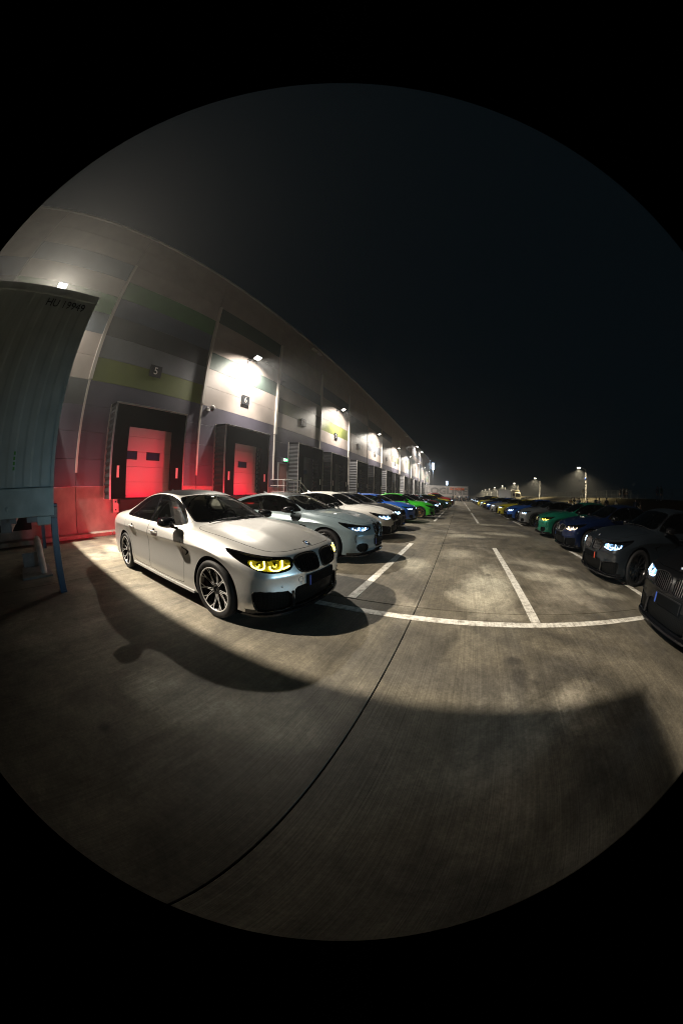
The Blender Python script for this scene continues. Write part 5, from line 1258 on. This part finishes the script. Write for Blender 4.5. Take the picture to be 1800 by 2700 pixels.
# ---------------------------------------------------------------- cars
PA = dict(
    silver=paint('satin_silver_paint', (.72, .715, .70), .76, .31, .6, .04, flake=.08), grey=paint('light_blue_grey_paint', (.15, .20, .225), .25, .30), white=paint('alpine_white_paint', (.66, .64, .60), .0, .35, flake=.04),
    anthr=paint('anthracite_paint', (.035, .036, .037), .4), blue=paint('deep_blue_paint', (.015, .10, .46), .4), lime=paint('bright_green_paint', (.05, .58, .03), .25), black=paint('black_paint', (.003, .003, .0035), .1, .25, .5),
    dred=paint('dark_red_paint', (.16, .012, .02), .3), dgreen=paint('dark_green_paint', (.008, .075, .055), .4), yellow=paint('yellow_paint', (.62, .52, .02), .1), red=paint('red_paint', (.42, .03, .025), .2), midgrey=paint('mid_grey_paint', (.14, .15, .155), .5),
    iom=paint('isle_green_paint', (.006, .15, .09), .45), navy=paint('navy_blue_paint', (.003, .010, .045), .4), dgrey=paint('dark_grey_paint', (.012, .016, .021), .3, .28, .6), lsilver=paint('light_silver_paint', (.42, .43, .43), .5), lgreen=paint('pale_green_silver_paint', (.42, .46, .36), .4), brown=paint('dark_brown_paint', (.03, .022, .02), .4))
PROTO = {}
def proto(key, **kw):
    if key not in PROTO:
        PROTO[key] = make_car(dict(paint=PA['midgrey'], **kw))
    return PROTO[key]
used = set()
def place_car(key, kw, x, y, heading, pname, label, group, roof=None):
    p = proto(key, **kw)
    if key in used: c = copy_tree(p)
    else: c = p; used.add(key)
    c.location = (x, y, 0); c.rotation_euler = (0, 0, heading); tag(c, label, 'car', group)
    for o in c.children_recursive:
        if o.get('paint'):
            o.material_slots[0].link = 'OBJECT'; o.material_slots[0].material = PA[pname]
        if o.name.split('.')[0] == 'roof' or o.name.split('.')[0] == 'aerial_fin':
            if o.material_slots[0].material is PROTO_ROOF.get(key): continue
            o.material_slots[0].link = 'OBJECT'; o.material_slots[0].material = M_CARBON if roof == 'black' else PA[pname]
    return c
PROTO_ROOF = {}
SED, CPE, SEDT = 2.36, 2.30, 2.36
K_hero = dict(level=4, drl='yellow', gold=True, seats='cream', tail=True)
K_cw = dict(level=4, coupe=True, grille='tall', drl='white', wheel='ten', tail=True, seats='cream')
K_sw = dict(level=3, drl='white', wheel='machined', seats='black', glassd=M_TINT)
K_st = dict(level=3, grille='tall', drl='white', wheel='bronze')
K_sty = dict(level=3, grille='tall', drl='yellow', wheel='ten')
K_ctw = dict(level=3, coupe=True, grille='tall', drl='white', wheel='ten')
K_soff = dict(level=3, grille='tall', drl='off', wheel='bronze')
K_warm = dict(level=3, drl='warm', wheel='machined')
K_red = dict(level=4, drl='white', wheel='ten', plate='red')
jr = random.Random(12)
GL, GR = 'cars parked nose out along the warehouse', 'cars parked in the row on the right'
LEFT = [ # key, kw, nose x, centre y, heading offset, paint, label, roof
    ('hero', K_hero, -1.50, 2.97, -2.6, 'silver', 'satin silver sedan with glowing yellow headlight, nearest in the left row', 'black'),
    ('cw', K_cw, -1.72, 6.05, -1.0, 'grey', 'light blue grey coupe with tall grille parked beside the silver sedan', 'black'),
    ('sw', K_sw, -2.05, 9.15, 0, 'white', 'white sedan with bright headlights between the grey coupe and a charcoal car', None),
    ('sw', K_sw, -2.25, 11.65, 0, 'anthr', 'charcoal sedan between the white sedan and the blue car, left row', None),
    ('ctw', K_ctw, -2.2, 14.65, 0, 'blue', 'deep blue coupe parked next to the bright green car', None),
    ('soff', K_soff, -1.5, 17.95, 0, 'lime', 'bright green sedan with bronze wheels in the left row', None),
    ('sw', K_sw, -1.45, 21.4, 0, 'black', 'black sedan with lit headlights just beyond the bright green car', None),
    ('ctw', K_ctw, -1.5, 24.6, 0, 'dred', 'dark red coupe between the black sedan and the dark green car', None),
    ('st', K_st, -1.0, 28.75, 0, 'dgreen', 'dark green sedan with lit headlights in the left row', None),
    ('soff', K_soff, -.85, 33.6, 0, 'yellow', 'yellow sedan near the far end of the left row', None),
    ('st', K_st, -.75, 38.6, 0, 'red', 'tall red car beyond the yellow sedan, left row', None),
    ('sw', K_sw, -.7, 43.0, 0, 'lsilver', 'silver sedan, last of the left row, with bright headlights', None)]
for q_, (key, kw, nx, y, off, pn, lab, roof) in enumerate(LEFT):
    if q_ > 1: off += jr.uniform(-2.2, 2.2); y += jr.uniform(-.08, .08)
    nose = CPE if kw.get('coupe') else SED; a = R(off)
    c = place_car(key, kw, nx - nose * math.cos(a), y, a, pn, lab, GL, roof)
    if pn == 'red': c.scale = (1.0, 1.03, 1.16)
RIGHT = [
    ('sw', K_sw, 2.72, 2.35, 4.0, 'black', 'black sedan cut off by the right edge of the photo, nearest right car'),
    ('red', K_red, 2.98, 5.45, 0, 'dgrey', 'dark grey sedan with cold white headlights, second from the right edge'),
    ('warm', K_warm, 3.32, 8.75, 0, 'navy', 'navy blue older sedan with warm headlight bulbs and chrome grille'),
    ('sty', K_sty, 3.38, 11.9, 0, 'iom', 'green sedan with tall grille and yellow headlights, right row'),
    ('ctw', K_ctw, 3.42, 16.2, 0, 'midgrey', 'mid grey coupe with white headlights between green and blue cars'),
    ('sw', K_sw, 3.3, 19.4, 0, 'blue', 'blue sedan with very bright headlights beside the yellow coupe'),
    ('ctw', K_ctw, 3.2, 23.4, 0, 'yellow', 'yellow coupe in the middle of the right row'),
    ('ctw', K_ctw, 3.15, 27.2, 0, 'lsilver', 'light silver coupe just beyond the yellow coupe, right row'),
    ('sw', K_sw, 3.0, 30.6, 0, 'blue', 'blue sedan mostly hidden between the silver coupe and a brown car'),
    ('sty', K_sty, 2.85, 34.2, 0, 'brown', 'dark brown sedan with yellow headlights in the right row'),
    ('ctw', K_ctw, 2.75, 37.6, 0, 'lgreen', 'pale green silver coupe beside the far yellow sedan'),
    ('soff', K_soff, 2.65, 41.2, 0, 'yellow', 'yellow sedan, farther of the two yellow cars in the right row'),
    ('sw', K_sw, 2.7, 45.0, 0, 'black', 'black sedan with white headlights just past the farther yellow sedan'),
    ('ctw', K_ctw, 2.7, 48.8, 0, 'anthr', 'charcoal coupe, second dark car past the farther yellow sedan'),
    ('st', K_st, 2.75, 52.6, 0, 'black', 'black sedan, third dark car past the farther yellow sedan'),
    ('sw', K_sw, 2.8, 56.6, 0, 'navy', 'navy sedan, fourth dark car past the farther yellow sedan'),
    ('ctw', K_ctw, 2.9, 61.0, 0, 'black', 'black coupe, fifth dark car past the farther yellow sedan'),
    ('sw', K_sw, 3.0, 66.0, 0, 'dgrey', 'dark grey sedan, sixth dark car past the farther yellow sedan'),
    ('st', K_st, 3.1, 72.0, 0, 'lsilver', 'silver sedan, last but one at the far end of the right row'),
    ('sw', K_sw, 3.2, 79.0, 0, 'black', 'black sedan, last at the far end of the right row')]
for q_, (key, kw, nx, y, off, pn, lab) in enumerate(RIGHT):
    if q_ > 1: off += jr.uniform(-2.5, 2.5); y += jr.uniform(-.1, .1); nx += jr.uniform(-.1, .1)
    nose = CPE if kw.get('coupe') else SED; a = math.pi + R(off)
    c = place_car(key, kw, nx + nose * math.cos(R(off)), y + nose * math.sin(R(off)), a, pn, lab, GR, None)
    if q_ in (12, 14, 16): c.scale = (1.0, 1.02, (1.10, 1.14, .96)[(q_ - 12) // 2])
# lit tail lamps of the two nearest left cars, red spots added behind the next two to redden the docks, lit headlamps of the two nearest right cars
def lamp_at(parent, loc, rot, energy, col, size, name, kind='SPOT', ang=150):
    ld = bpy.data.lights.new(name, kind); ld.energy = energy; ld.color = col; ld.shadow_soft_size = size
    if kind == 'SPOT': ld.spot_size = R(ang); ld.spot_blend = 1.0
    lo = bpy.data.objects.new(name, ld); link(lo, parent); lo.location = loc; lo.rotation_euler = rot
    return lo
cars = {o['label']: o for o in bpy.data.objects if o.get('category') == 'car'}
for lab, e in ((LEFT[0][6], .5), (LEFT[1][6], 1.3), (LEFT[2][6], .9), (LEFT[3][6], .5)):
    for sg in (-1, 1): lamp_at(cars[lab], (-2.78 if 'sedan' in lab else -2.62, .70 * sg, .90), (0, R(92), 0), RED_POWER * e, (1.0, .010, .035), .10, 'tail_beam', 'SPOT', 92)
for lab in (RIGHT[0][6], RIGHT[1][6]):
    for sg in (-1, 1): lamp_at(cars[lab], (2.40, .66 * sg, .69), (0, R(-91), 0), HEAD_POWER, (.50, .82, 1.0), .06, 'head_beam', 'SPOT', 52)
person((5.45 + .0, 8.36, -.42), math.pi, 'white', 'blue', 'person in a pale shirt at the wheel of the navy sedan', 'sit', 'short', SHOE_D, 1.6)

# ---------------------------------------------------------------- night mist
mb = MB(); mb.box(-60, 70, -45, 330, -1.1, 13.9)
m = bpy.data.materials.new('night_mist'); m.use_nodes = True; N = m.node_tree.nodes; L = m.node_tree.links; N.remove(N['Principled BSDF'])
pv = N.new('ShaderNodeVolumePrincipled'); pv.inputs['Color'].default_value = (.90, .93, .96, 1); pv.inputs['Density'].default_value = HAZE_DENSITY; pv.inputs['Anisotropy'].default_value = .62
L.new(pv.outputs[0], [n for n in N if n.type == 'OUTPUT_MATERIAL'][0].inputs['Volume'])
m.cycles.volume_sampling = 'EQUIANGULAR'
hz = mb.build('haze', m); tag(hz, kind='stuff')
